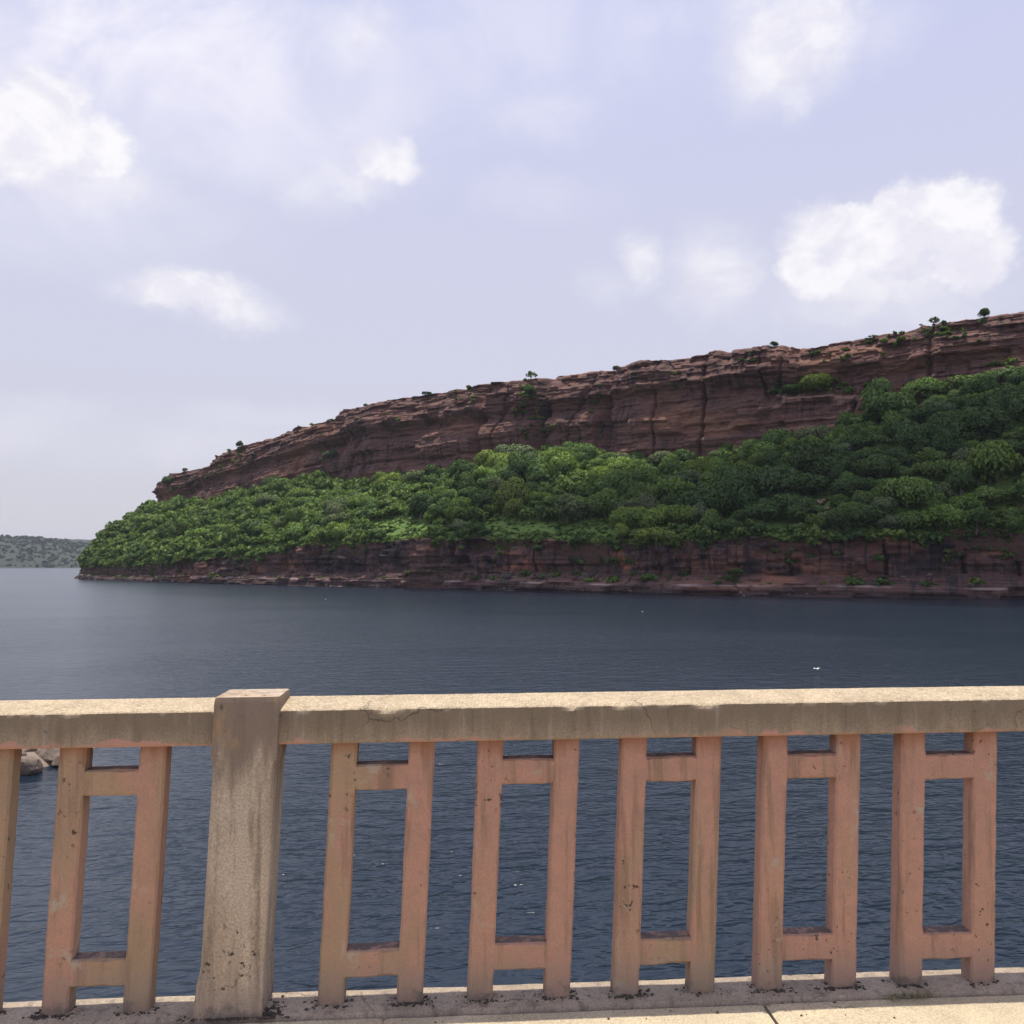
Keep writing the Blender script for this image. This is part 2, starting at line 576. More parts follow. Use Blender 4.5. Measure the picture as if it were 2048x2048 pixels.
# plateau rows behind the edge
PX, PY, PZ = [], [], []
for d_, dz in ((3, .5), (8, .7), (20, 0), (60, -3), (200, -12), (420, -24)):
    PX.append(CX[-1] + NX * d_)
    PY.append(CY[-1] + NY * d_)
    PZ.append(gsm(zz[-1], 2 + d_ * .4) + dz + fbm(arc / 9, d_, 0, 3, 99) * 1.2)
VX, VY, VZ = np.vstack([CX] + PX), np.vstack([CY] + PY), np.vstack([zz] + PZ)
BED = np.vstack([bed] + [bed[-1]] * 6)
ALO = np.vstack([A] + [arc] * 6)
sel = slice(JMIN // 2, NS)
o = mesh_obj('upper_cliff', np.stack([VX[:, sel], VY[:, sel], VZ[:, sel]], -1).reshape(-1, 3), grid_faces(VX.shape[0], NS - JMIN // 2), M_cliff,
             attrs={'bed': BED[:, sel], 'along': ALO[:, sel]})
tag(o, kind='structure')

# rock shelf along the water -------------------------------------------------
prof_v = np.linspace(0, 1, 60)
vv = prof_v[:, None]
# height fraction / setback along the profile: wave-cut foot, red scree ledge, dark upper face
hf = np.interp(prof_v, [0, .06, .30, .34, .48, .52, .97, 1.0], [-.12, -.04, .20, .215, .36, .38, 1.0, 1.01])[:, None]
sb = np.interp(prof_v, [0, .06, .30, .34, .48, .52, .97, 1.0], [0, 0, .6, 2.6, 7.0, 7.4, 7.0, 9.5])[:, None]
lip_n = 4.6 * fbm(arc / 13, .2, 0, 4, 7) + 4.5 * fbm(arc / 50, .8, 0, 2, 8)
zs_ = hf * (Z_lip + lip_n)[None, :]
A2 = arc[None, :] + 0 * zs_
bed2 = zs_ + 1.0 * fbm(A2 / 60, 0 * zs_, 0, 2, 13)
off2 = 2.0 * blocks(bed2, A2, 121, 3.4, 13) + 1.4 * blocks(bed2, A2, 131, 1.3, 5) + .6 * ledges(bed2, A2, 135, .8) + 5.5 * fbm(A2 / 30, bed2 / 30, 0, 3, 151) + 2.4 * fbm(A2 / 8, bed2 / 12, 0, 3, 161) + .7 * fbm(A2 / 1.9, zs_ / 2, 0, 3, 171)
cl = np.abs(fbm(A2 / 16, bed2 / 60, 0, 2, 181))
off2 -= 3.4 * np.clip(1 - cl / .035, 0, 1) * (hf > .36)
alc = np.clip(fbm(A2 / 20, bed2 / 9, 0, 3, 183) - .10, 0, 1)
off2 -= 24 * alc * np.clip((hf - .3) / .1, 0, 1) * np.clip((1.0 - hf) / .08, 0, 1)
lw = np.clip(vnoise(arc / 42, .3, 0, 191) * 1.7 - .35, .12, 1.0)
lw = np.maximum(lw, .75 * sst(epx, 1150, 1350) * (.6 + .6 * vnoise(arc / 25, .9, 0, 193)))[None, :]
sb = np.where(sb > .6, .6 + (sb - .6) * (lw + (1 - lw) * .25 * hf), sb)
sb[-1] = 13.0
off2[-1] = 0
LX = SX[None, :] + NX[None, :] * (sb - off2)
LY = SY[None, :] + NY[None, :] * (sb - off2)
o = mesh_obj('rock_shelf', np.stack([LX, LY, zs_], -1).reshape(-1, 3), grid_faces(60, NS), M_shelf, attrs={'bed': bed2, 'along': A2})
tag(o, kind='structure')

# wooded slope between the two ------------------------------------------------
NW = 70
w_ = np.linspace(0, 1, NW)[:, None]
o0, o1 = 4.0, depth_talus + wob + 6
ofs = o0 + (o1[None, :] - o0) * w_
shape = w_ + .10 * np.sin(w_ * math.pi)
hz = Z_lip[None, :] - .4 + (Z_foot - Z_lip)[None, :] * np.minimum(shape, 1.0)
hz = hz + lip_n[None, :] * (1 - w_) ** 3
hz = hz + (6.0 * fbm(arc[None, :] / 38, ofs / 30, 0, 3, 201) + 2.0 * fbm(arc[None, :] / 8, ofs / 8, 0, 3, 211)) * np.sin(w_ * math.pi)
hz[0] -= 7.0
ofs[0] += 4.0
HX, HY = SX[None, :] + NX[None, :] * ofs, SY[None, :] + NY[None, :] * ofs
hs = np.stack([HX, HY, hz], -1)[:, ::2]
o = mesh_obj('hillside', hs.reshape(-1, 3), grid_faces(NW, hs.shape[1]), M_slope, smooth=True)
tag(o, kind='structure')

# ------------------------------------------------------------------ water
M_water, t, b = mat('lake_water')
pos = t.node('ShaderNodeNewGeometry').outputs['Position']
wx_, wy_, wz_ = t.xyz(pos)
rot = t.comb(t.m('ADD', t.m('MULTIPLY', wx_, .97), t.m('MULTIPLY', wy_, .20)), t.m('ADD', t.m('MULTIPLY', wy_, .97), t.m('MULTIPLY', wx_, -.20)), 0.0)
a1 = t.noise(t.scale(rot, (1.1, 2.25, 1)), 1.0, 1, .5, .9)
a2 = t.noise(t.scale(rot, (2.8, 5.6, 1)), 1.0, 1, .5, .8)
a0 = t.noise(t.scale(rot, (.30, .72, 1)), 1.0, 1, .5, .6)
gust = t.noise(t.scale(pos, (.014, .022, 1)), 1.0, 4, .6, .5)
gk = t.m('MULTIPLY', t.ss(gust, .38, .62, .6, 1.2), t.ss(t.m('ADD', wy_, t.m('MULTIPLY', wx_, .55)), 60, 250, 1.0, .40))
h = t.m('ADD', t.m('MULTIPLY', a1, 1.0), t.m('ADD', t.m('MULTIPLY', a2, .27), t.m('MULTIPLY', a0, 1.5)))
t.put(b.inputs['Normal'], t.bump(t.m('MULTIPLY', h, gk), .112, 1.0))
b.inputs['Base Color'].default_value = (.007, .016, .029, 1)
b.inputs['Roughness'].default_value = .24
b.inputs['IOR'].default_value = 1.333
n = 60
gxs = np.concatenate([-np.geomspace(9000, 5, n), [0], np.geomspace(5, 9000, n)])
gys = np.concatenate([-np.geomspace(9000, 5, n), [0], np.geomspace(5, 9000, n)])
WX, WY = np.meshgrid(gxs, gys)
o = mesh_obj('water', np.stack([WX, WY, 0 * WX], -1).reshape(-1, 3), grid_faces(len(gys), len(gxs)), M_water)
tag(o, kind='structure')

# ------------------------------------------------------------------ far shore
M_far, t, b = mat('far_slope')
pos = t.node('ShaderNodeNewGeometry').outputs['Position']
t.put(b.inputs['Base Color'], t.mix(t.noise(pos, .02, 5, .6), (.022, .036, .022, 1), (.030, .045, .027, 1)))
b.inputs['Roughness'].default_value = 1
fx = np.linspace(-5600, 300, 420)
fy = np.concatenate([[0, 25], np.linspace(60, 900, 26)])
FX, FY = np.meshgrid(fx, fy)
ftop = np.interp(fx, [-5600, -2600, -1770, -1640, -1455, -1300, 300], [150, 126, 106, 90, 60, 44, 15])
fz = ftop[None, :] * np.clip(1 - np.exp(-FY / 190), 0, 1) * 1.06 + (18 * fbm(FX / 160, FY / 160, 0, 4, 301) + 9 * fbm(FX / 40, FY / 40, 0, 3, 311)) * np.clip(FY / 120, 0, 1)
fz[0] = -2
fz[1] = 5 + 4 * fbm(fx / 60, .1, 0, 3, 321)
FYw = 2500 - .18 * FX + FY + 60 * fbm(fx / 300, .4, 0, 3, 331)[None, :]
o = mesh_obj('far_hill', np.stack([FX, FYw, fz], -1).reshape(-1, 3), grid_faces(len(fy), len(fx)), M_far, smooth=True)
tag(o, kind='structure')


# ------------------------------------------------------------------ foliage meshes
def leaf_cloud(n, lobes, rad, size, seed, flat=.85):
    """n leaf clumps on the outside of a set of lobes: (verts, quads)"""
    r = np.random.default_rng(seed)
    w = np.array([q[3] ** 2 for q in lobes])
    pick = r.choice(len(lobes), n, p=w / w.sum())
    L = np.array(lobes)[pick]
    d = r.normal(size=(n, 3))
    d[:, 2] = np.where((d[:, 2] < -.25) & (r.random(n) < .7), -d[:, 2], d[:, 2])
    d /= np.linalg.norm(d, axis=1)[:, None]
    k = 1 - .42 * r.random(n) ** 2.2
    c_ = L[:, :3] + d * (L[:, 3] * k)[:, None] * np.array([1, 1, flat])
    nrm = d * .75 + r.normal(size=(n, 3)) * .5 + np.array([0, 0, .25])
    nrm /= np.linalg.norm(nrm, axis=1)[:, None]
    a = np.cross(nrm, r.normal(size=(n, 3)))
    a /= np.linalg.norm(a, axis=1)[:, None]
    b_ = np.cross(nrm, a)
    s = size * (.6 + .8 * r.random(n))[:, None]
    e = .75 + .5 * r.random((n, 4))
    flip = np.where((nrm * d).sum(1) < 0, -1, 1)[:, None]
    nrm = nrm * flip
    a = a * flip
    V_ = np.stack([c_ + a * s * e[:, :1], c_ + b_ * s * .7 * e[:, 1:2] + nrm * s * .15, c_ - a * s * e[:, 2:3], c_ - b_ * s * .7 * e[:, 3:4] + nrm * s * .15], 1).reshape(-1, 3)
    leaf_cloud.nrm = np.repeat(d * .8 + nrm * .45 + np.array([0, 0, .1]), 4, axis=0)
    return V_ * rad, np.arange(4 * n).reshape(-1, 4), leaf_cloud.nrm


def dome_lobes(seed, k, wide=.62, high=.62, r0=.26, r1=.44, base=.30):
    r = np.random.default_rng(seed)
    L = [(0, 0, base + high * .45, .46)]
    for i in range(k):
        a = r.random() * 6.283
        q = math.sqrt(r.random()) * wide
        zz_ = base + high * (1 - (q / wide) ** 2 * .85) * (.45 + .55 * r.random())
        L.append((q * math.cos(a), q * math.sin(a), zz_, r0 + (r1 - r0) * r.random()))
    return L


def tube_mesh(chains, seg=6):
    """tapered limbs: chains of (point, radius)"""
    V_, F_ = [], []
    for ch in chains:
        b0 = len(V_)
        for i, (p, rr) in enumerate(ch):
            p = Vector(p)
            q = Vector(ch[min(i + 1, len(ch) - 1)][0]) - Vector(ch[max(i - 1, 0)][0])
            q = q.normalized() if q.length > 1e-6 else Vector((0, 0, 1))
            a = q.orthogonal().normalized()
            b_ = q.cross(a)
            for k in range(seg):
                th = 6.2832 * k / seg
                V_.append(p + (a * math.cos(th) + b_ * math.sin(th)) * rr)
        for i in range(len(ch) - 1):
            for k in range(seg):
                k2 = (k + 1) % seg
                F_.append((b0 + i * seg + k, b0 + i * seg + k2, b0 + (i + 1) * seg + k2, b0 + (i + 1) * seg + k))
        F_.append(tuple(b0 + (len(ch) - 1) * seg + k for k in range(seg)))
    return V_, F_


def trunk_chains(seed, h=.5, r=.055, limbs=5, spread=.5):
    q = random.Random(seed)
    lean = (q.uniform(-.08, .08), q.uniform(-.08, .08))
    top = (lean[0], lean[1], h)
    ch = [[((0, 0, -.25), r * 1.3), ((lean[0] * .4, lean[1] * .4, h * .4), r), (top, r * .7), ((lean[0] * 1.4, lean[1] * 1.4, h + .3), r * .25)]]
    for i in range(limbs):
        a = i * 6.283 / limbs + q.uniform(-.5, .5)
        z1 = h * q.uniform(.55, .95)
        d = spread * q.uniform(.7, 1.1)
        ch.append([((lean[0] * .7, lean[1] * .7, z1), r * .5), ((math.cos(a) * d * .5, math.sin(a) * d * .5, z1 + .2), r * .34), ((math.cos(a) * d, math.sin(a) * d, z1 + q.uniform(.25, .45)), r * .15)])
    return ch


def mk_mesh(name, V_, F_, m):
    o_ = mesh_obj(name, V_, F_, m)
    me = o_.data
    bpy.data.objects.remove(o_)
    return me


def soft_normals(me, nrm):
    n_ = nrm / np.linalg.norm(nrm, axis=1)[:, None]
    me.polygons.foreach_set('use_smooth', np.ones(len(me.polygons), bool))
    me.normals_split_custom_set_from_vertices(n_.tolist())


CROWNS, TRUNKS = [], []
for i in range(14):
    kind = i % 3
    if kind == 0:
        L = dome_lobes(500 + i, 11, .60, .58, .34, .52)
    elif kind == 1:
        L = dome_lobes(500 + i, 14, .72, .42, .26, .44, .34)
    else:
        L = dome_lobes(500 + i, 9, .46, .80, .30, .48, .30)
    V_, F_, _ = leaf_cloud(4000, L, 1.0, .052, 700 + i)
    CROWNS.append(mk_mesh('crown', V_, F_, M_leaf))
    soft_normals(CROWNS[-1], leaf_cloud.nrm)
    V_, F_ = tube_mesh(trunk_chains(900 + i))
    TRUNKS.append(mk_mesh('trunk', V_, F_, M_bark))

HUES = {'bright green': (.150, .232, .054), 'mid green': (.108, .176, .048), 'dark green': (.070, .120, .040), 'grey green': (.128, .170, .080), 'yellow green': (.178, .245, .054)}


def put_tree(name, loc, r, squash, variant, hue, label, cat, group=None, jit=.12):
    t_ = empty(name, loc, random.random() * 6.28)
    t_.scale = (r * random.uniform(.85, 1.15), r * random.uniform(.85, 1.15), r * squash)
    tag(t_, label, cat, group)
    c_ = bpy.data.objects.new('crown', CROWNS[variant % len(CROWNS)])
    k_ = bpy.data.objects.new('trunk', TRUNKS[variant % len(TRUNKS)])
    base = HUES[hue]
    f = 1 + random.uniform(-jit, jit)
    c_.color = (base[0] * f * random.uniform(.94, 1.06), base[1] * f, base[2] * f * random.uniform(.9, 1.1), 1)
    for q in (c_, k_):
        COL.objects.link(q)
        q.parent = t_
    return t_


# ------------------------------------------------------------------ trees of the slope
def bare(px, py):
    """open places of the slope in the photograph: (cx, cy, rx, ry)"""
    for cx, cy, rx, ry in ((800, 1062, 62, 20), (1065, 1072, 80, 20), (545, 1105, 45, 12), (1000, 1052, 40, 12), (1195, 1062, 45, 18), (1640, 1005, 32, 34), (1720, 1075, 26, 14), (1560, 1075, 30, 12), (1850, 990, 18, 22)):
        if ((px - cx) / (rx * 1.15)) ** 2 + ((py - cy) / (ry * 1.35)) ** 2 < 1:
            return True
    return False


cands = []
occupied = {}
for tries in range(80000):
    j = pick_j()
    fw = rng.random()
    i = fw * (NW - 1)
    i0 = int(i)
    X, Y, Z = HX[i0, j], HY[i0, j], hz[i0, j]
    px, py = proj(X, Y, Z)
    if px > 5200 or px < 120 or Y < 110:
        continue
    if bare(px, py) or fw < .02:
        continue
    if not front[j] and SY[j] > 800:
        continue
    big = np.clip((px - 350) / 900, 0, 1)
    r = (3.9 + 5.0 * rng.random() ** 1.7) * (1 + .15 * big)
    if fw < .07:
        r *= .7
    gap = r * 1.02
    cell = (int(X // 9), int(Y // 9))
    ok = True
    for a in (-1, 0, 1):
        for b_ in (-1, 0, 1):
            for (x2, y2, r2) in occupied.get((cell[0] + a, cell[1] + b_), ()):
                if (X - x2) ** 2 + (Y - y2) ** 2 < ((gap + r2) * .50) ** 2:
                    ok = False
    if ok:
        occupied.setdefault(cell, []).append((X, Y, gap))
        cands.append((X, Y, Z, r, px, py, fw, j))
vis = [c_ for c_ in cands if -20 < c_[4] < 2068 and front[c_[7]]]
vis.sort(key=lambda c_: -c_[3] / c_[1])
solo = vis[:285]
solo_ids = set(map(id, solo))
rest_trees = [c_ for c_ in cands if id(c_) not in solo_ids]
print('trees', len(cands), 'individual', len(solo))

POSTS = [(-60, 'leftmost cut baluster'), (60, 'gap beside leftmost baluster'), (228, 'baluster left of post'), (385, 'gap left of post'), (490, 'stone post'), (610, 'gap right of post'), (765, 'first right baluster'), (905, 'gap after first right baluster'),
         (1055, 'second right baluster'), (1195, 'gap after second right baluster'), (1340, 'third right baluster'), (1475, 'gap after third right baluster'), (1615, 'fourth right baluster'), (1755, 'gap after fourth right baluster'), (1895, 'fifth right baluster'), (2040, 'gap at right edge')]
ROWS = [(.14, 'on the shelf lip'), (.34, 'low on the slope'), (.56, 'midway up the slope'), (.78, 'high on the slope'), (2, 'at the cliff foot')]
combo = {}
for c_ in solo:
    px, fw = c_[4], c_[6]
    colp = min(POSTS, key=lambda q: abs(q[0] - px))[1]
    rowp = next(q[1] for q in ROWS if fw < q[0])
    nz = vnoise(c_[0] / 45, c_[1] / 45, 0, 77) + rng.normal() * .16
    dark = np.clip((px - 900) / 800, 0, 1) * .22  # cloud shade put into the leaf colour: darker greens towards the right
    q = nz - dark
    hue = 'dark green' if q < .26 else 'mid green' if q < .48 else 'grey green' if q < .56 else 'bright green' if q < .74 else 'yellow green'
    size = 'small' if c_[3] < 5.6 else 'medium' if c_[3] < 7.2 else 'broad'
    combo.setdefault((size, hue, rowp, colp), []).append(c_)
ORD = ['left', 'right']
for (size, hue, rowp, colp), lst in combo.items():
    lst.sort(key=lambda q: q[4])
    for k, c_ in enumerate(lst):
        pre = '' if len(lst) == 1 else 'left ' if k == 0 else 'right ' if k == len(lst) - 1 else ('second ', 'third ', 'fourth ', 'fifth ', 'sixth ', 'seventh ')[min(k - 1, 5)]
        put_tree('tree', (c_[0], c_[1], c_[2] - .3), c_[3] * 1.08, .80 + .55 * rng.random(), int(rng.integers(0, 14)), hue,
                 f'{pre}{size} {hue} tree {rowp}, above the {colp}', 'tree', 'trees crowding the slope under the cliff')

# the remaining, farther or half hidden trees and the scrub: one mass
SV, SF, SN, nb = [], [], [], 0
small = [leaf_cloud(380, dome_lobes(1500 + i, 9, .60, .6, .32, .5), 1.0, .125, 1600 + i) for i in range(6)]
tiny = [leaf_cloud(44, dome_lobes(1700 + i, 4, .5, .4, .3, .5, .15), 1.0, .37, 1800 + i) for i in range(6)]
mid_bush = [leaf_cloud(130, dome_lobes(1750 + i, 6, .55, .5, .3, .5, .2), 1.0, .21, 1850 + i) for i in range(6)]


def add_clump(src, X, Y, Z, r, sq=1.0):
    global nb
    V_, F_, N_ = src
    a = rng.random() * 6.28
    ca, sa = math.cos(a), math.sin(a)
    P = V_ @ np.array([[ca, sa, 0], [-sa, ca, 0], [0, 0, sq]]) * r + np.array([X, Y, Z])
    SN.append(N_ @ np.array([[ca, sa, 0], [-sa, ca, 0], [0, 0, 1]]))
    SV.append(P)
    SF.append(F_ + nb)
    nb += len(P)


for c_ in rest_trees:
    src = small if -60 < c_[4] < 2110 and front[c_[7]] else mid_bush
    add_clump(src[int(rng.integers(0, 6))], c_[0], c_[1], c_[2] - .4, c_[3] * 1.08, .95 + .3 * rng.random())
for k in range(8000):
    j = pick_j()
    fw = rng.random() ** 1.25
    i0 = int(fw * (NW - 1))
    X, Y, Z = HX[i0, j], HY[i0, j], hz[i0, j]
    px, py = proj(X, Y, Z)
    if px > 3600 or px < 120 or (not front[j] and SY[j] > 800):
        continue
    bp = bare(px, py)
    if bp and rng.random() < .8:
        continue
    add_clump(tiny[int(rng.integers(0, 6))], X, Y, Z - .2, (.5 + 1.2 * rng.random()) if bp else .8 + 1.9 * rng.random() ** 1.5, .9)
for k in range(3600):
    j = pick_j()
    i0 = int(rng.integers(0, 5))
    X, Y, Z = HX[i0, j], HY[i0, j], hz[i0, j]
    if i0 == 0:
        q_ = rng.random()
        X, Y, Z = X + (HX[1, j] - X) * q_, Y + (HY[1, j] - Y) * q_, Z + (hz[1, j] - Z) * q_
    px, py = proj(X, Y, Z)
    if 120 < px < 2230 and (front[j] or SY[j] < 800):
        add_clump(tiny[int(rng.integers(0, 6))], X, Y, Z - .2, .6 + 1.3 * rng.random() ** 1.5, .9)
o = mesh_obj('undergrowth', np.vstack(SV), np.vstack(SF), M_scrub)
soft_normals(o.data, np.vstack(SN))
tag(o, 'dense green scrub filling the slope between and behind the larger trees', 'undergrowth', kind='stuff')

M_green, t, b = mat('bright_grass')
pos = t.node('ShaderNodeNewGeometry').outputs['Position']
t.put(b.inputs['Base Color'], t.mix(t.noise(pos, .5, 4, .6), (.07, .14, .022, 1), (.15, .24, .04, 1)))
b.inputs['Roughness'].default_value = .95
SV, SF, SN, nb = [], [], [], 0
k = 0
while k < 1000:
    j = pick_j()
    fw = rng.random() * .75
    i0 = int(fw * (NW - 1))
    X, Y, Z = HX[i0, j], HY[i0, j], hz[i0, j]
    px, py = proj(X, Y, Z)
    if not (120 < px < 2230) or not bare(px, py):
        continue
    k += 1
    add_clump(tiny[int(rng.integers(0, 6))], X, Y, Z - .1, .7 + 1.5 * rng.random() ** 2, .35 + .3 * rng.random())
o = mesh_obj('grass', np.vstack(SV), np.vstack(SF), M_green)
tag(o, 'bright green grass in the open patches low on the wooded slope', 'grass', kind='stuff')

# creepers and bushes rooted on the ledges of both cliffs
SV, SF, SN, nb = [], [], [], 0


def on_cliff(px, py):
    """surface point of the upper cliff nearest to a photo position"""
    P, Q = proj(VX[:NV], VY[:NV], VZ[:NV])
    d = (P - px) ** 2 + (Q - py) ** 2 + np.where(front[None, :], 0, 1e9)
    i, j = np.unravel_index(np.argmin(d), d.shape)
    return VX[i, j], VY[i, j], VZ[i, j], j


PJX, PJY = proj(VX[:NV], VY[:NV], VZ[:NV])
PJX = np.where(front[None, :], PJX, -9e4)


def on_cliff(px, py):
    d = (PJX - px) ** 2 + (PJY - py) ** 2
    i, j = np.unravel_index(np.argmin(d), d.shape)
    return VX[i, j], VY[i, j], VZ[i, j], j


ledge_scrub = [(1060, 800, 22, 60, 34), (1080, 850, 40, 22, 16), (655, 905, 22, 26, 12), (490, 935, 30, 20, 14), (430, 945, 24, 14, 10), (1195, 800, 14, 40, 12), (1640, 770, 85, 16, 46), (1560, 785, 30, 10, 12), (1900, 665, 60, 16, 26), (1800, 680, 70, 12, 14), (1700, 715, 60, 16, 14), (1480, 715, 40, 20, 8), (930, 790, 22, 30, 8), (350, 975, 14, 14, 10), (1340, 760, 40, 30, 6), (2000, 725, 30, 20, 14), (480, 905, 50, 12, 8), (740, 835, 120, 30, 8)]
for cx, cy, rx, ry, n_ in ledge_scrub:
    for k in range(n_):
        px, py = rng.normal(cx, rx * .55), rng.normal(cy, ry * .55)
        X, Y, Z, j = on_cliff(px, py)
        add_clump(tiny[int(rng.integers(0, 6))], X - NX[j] * .5, Y - NY[j] * .5, Z - .5, .7 + 1.5 * rng.random(), .9)
# along the lip and the ledge of the rock shelf
for k in range(3200):
    j = pick_j()
    row = int(rng.choice([20, 24, 26, 28, 30, 40, 46, 50, 54, 56, 57, 58, 58, 59, 59]))
    if row < 57 and vnoise(arc[j] / 22, row // 12, 0, 991) < .55 - .06 * float(sst(epx[j], 1050, 1350)):
        continue
    right_k = float(sst(epx[j], 1050, 1350))
    if row >= 54 and vnoise(arc[j] / 13, .4, 0, 997) > .56 - .14 * right_k and rng.random() < .45:
        add_clump(mid_bush[int(rng.integers(0, 6))], LX[row, j], LY[row, j], zs_[row, j] - 1.4 + rng.normal() * .8, 1.5 + (1.3 + 1.6 * right_k) * rng.random(), .9)
        continue
    if rng.random() < .12 + .25 * right_k:
        add_clump(mid_bush[int(rng.integers(0, 6))], LX[row, j], LY[row, j], zs_[row, j] - .6, 1.3 + (1.2 + 1.6 * right_k) * rng.random(), .85)
        continue
    add_clump(tiny[int(rng.integers(0, 6))], LX[row, j], LY[row, j], zs_[row, j] - .3, .5 + (1.2 if row < 50 else 2.4) * rng.random() ** 1.5, .8)
o = mesh_obj('ledge_scrub', np.vstack(SV), np.vstack(SF), M_scrub)
soft_normals(o.data, np.vstack(SN))
tag(o, 'low green scrub clinging to ledges and clefts of the red cliff', 'scrub', kind='stuff')

# single trees and bushes on the skyline ------------------------------------------
RIDGE = [  # full-view (1932 px) position of the foot, height px, hue, squash, label
    (316, 915, 20, 'dark green', 1.5, 'dark bush leaning out from the leftmost end of the cliff', 'bush'),
    (350, 884, 7, 'dark green', 1.0, 'tiny bush on the leftmost overhanging block of the cliff edge', 'bush'),
    (452, 838, 10, 'dark green', 1.1, 'low dark bush on the cliff edge above the stone post', 'bush'),
    (432, 845, 5, 'grey green', 1.0, 'very small tuft of bush just left of the bush above the post', 'bush'),
    (545, 807, 5, 'dark green', 1.0, 'speck of bush on the cliff edge left of the tall buttress', 'bush'),
    (625, 792, 5, 'dark green', 1.0, 'small bush at the step where the cliff edge jumps up', 'bush'),
    (690, 766, 7, 'dark green', 1.3, 'small upright bush on the cliff edge above first right baluster', 'bush'),
    (805, 747, 8, 'dark green', .9, 'low dark bush on the cliff edge left of the pale round tree', 'bush'),
    (885, 730, 7, 'grey green', .8, 'low spreading bush at the cleft in the cliff edge', 'bush'),
    (1002, 720, 16, 'grey green', 1.1, 'pale green round tree standing alone on the cliff edge', 'tree'),
    (1163, 692, 13, 'dark green', 1.6, 'narrow dark bush on the cliff edge before it rises', 'bush'),
    (1343, 664, 7, 'dark green', 1.0, 'small dark bush on the smooth middle part of the cliff edge', 'bush'),
    (1460, 650, 10, 'dark green', .8, 'broad low dark bush on the cliff edge right of centre', 'bush'),
    (1640, 629, 5, 'dark green', 1.0, 'tiny bush on the cliff edge left of the sparse pale tree', 'bush'),
    (1738, 618, 5, 'dark green', .9, 'tiny low bush right beside the sparse pale tree', 'bush'),
    (1761, 614, 17, 'grey green', 1.2, 'sparse pale tree with see-through crown on the cliff edge', 'tree'),
    (1857, 601, 15, 'dark green', 1.1, 'dark round tree on the cliff edge near the right side', 'tree'),
    (1545, 735, 34, 'yellow green', .85, 'yellow green flat topped tree on the grassy ledge of the cliff', 'tree'),
    (1490, 745, 22, 'dark green', .9, 'dark bush at the left end of the grassy cliff ledge', 'bush'),
    (1000, 745, 20, 'dark green', 1.2, 'dark bush in the cleft right below the pale round tree', 'bush'),
    (622, 868, 22, 'grey green', 1.1, 'grey green bush halfway up the cliff above first baluster', 'bush'),
]
sparse_v, sparse_f, _ = leaf_cloud(210, dome_lobes(77, 7, .66, .5, .2, .34, .42), 1.0, .12, 78)
SPARSE = mk_mesh('crown', sparse_v, sparse_f, M_leaf)
edge = NV - 1
for x, y, hp, hue, sq, lab, cat in RIDGE:
    k = 2048 / 1932
    px, py, hp = x * k, y * k, hp * k
    if cat and 'cliff edge' in lab or 'overhanging' in lab or 'cleft in' in lab or 'sparse pale' in lab or 'above the post' in lab or 'step where' in lab:
        jj = np.argmin(np.abs(PJX[edge] - px))
        X, Y, Z = VX[edge, jj], VY[edge, jj], VZ[edge, jj]
    else:
        X, Y, Z, jj = on_cliff(px, py)
    hm = hp * Y / F
    r = hm / (1.15 * sq)
    t_ = put_tree('tree' if cat == 'tree' else 'bush', (X, Y, Z - .15 * r), r * 1.1, sq, int(rng.integers(0, 14)), hue, lab, cat, 'bushes and trees along the cliff')
    if 'sparse' in lab or 'pale green round' in lab:
        t_.children[0].data = SPARSE

M_farwood, t, b = mat('distant_leaves')
pos = t.node('ShaderNodeNewGeometry').outputs['Position']
t.put(b.inputs['Base Color'], t.mix(t.noise(pos, .02, 4, .6), (.022, .037, .022, 1), (.038, .056, .031, 1)))
b.inputs['Roughness'].default_value = 1
# distant wood on the far shore -------------------------------------------------
SV, SF, SN, nb = [], [], [], 0
far_src = [leaf_cloud(24, dome_lobes(2100 + i, 3, .5, .4, .35, .55, .1), 1.0, .52, 2200 + i) for i in range(4)]
for k in range(14000):
    a = rng.integers(1, len(fy))
    b_ = rng.integers(0, len(fx))
    if proj(FX[a, b_], FYw[a, b_], 50)[0] > 330 or proj(FX[a, b_], FYw[a, b_], 50)[0] < -350 or FY[a, b_] > 640:
        continue
    add_clump(far_src[k % 4], FX[a, b_] + rng.normal() * 6, FYw[a, b_] + rng.normal() * 10, fz[a, b_] - 2, 4 + 6 * rng.random(), 1.0)
o = mesh_obj('distant_woodland', np.vstack(SV), np.vstack(SF), M_farwood)
tag(o, 'hazy blue green wood covering the far hill across the water', 'woodland', kind='stuff')


# ------------------------------------------------------------------ boulders
def rock(seed, dims, sub=3, rough=.22):
    bm = bmesh.new()
    bmesh.ops.create_icosphere(bm, subdivisions=sub, radius=1)
    q = np.array([v_.co for v_ in bm.verts])
    r_ = np.random.default_rng(seed)
    for _ in range(9):
        n_ = r_.normal(size=3)
        n_ /= np.linalg.norm(n_)
        d_ = .55 + .3 * r_.random()
        s = q @ n_ - d_
        q = q - np.clip(s, 0, None)[:, None] * n_ * .9
    q = q * (1 + rough * fbm(q[:, 0] * 2 + seed, q[:, 1] * 2, q[:, 2] * 2, 4, seed))[:, None]
    q = q * np.array(dims)
    for v_, c_ in zip(bm.verts, q):
        v_.co = c_
    me = bpy.data.meshes.new('boulder')
    bm.to_mesh(me)
    bm.free()
    return me


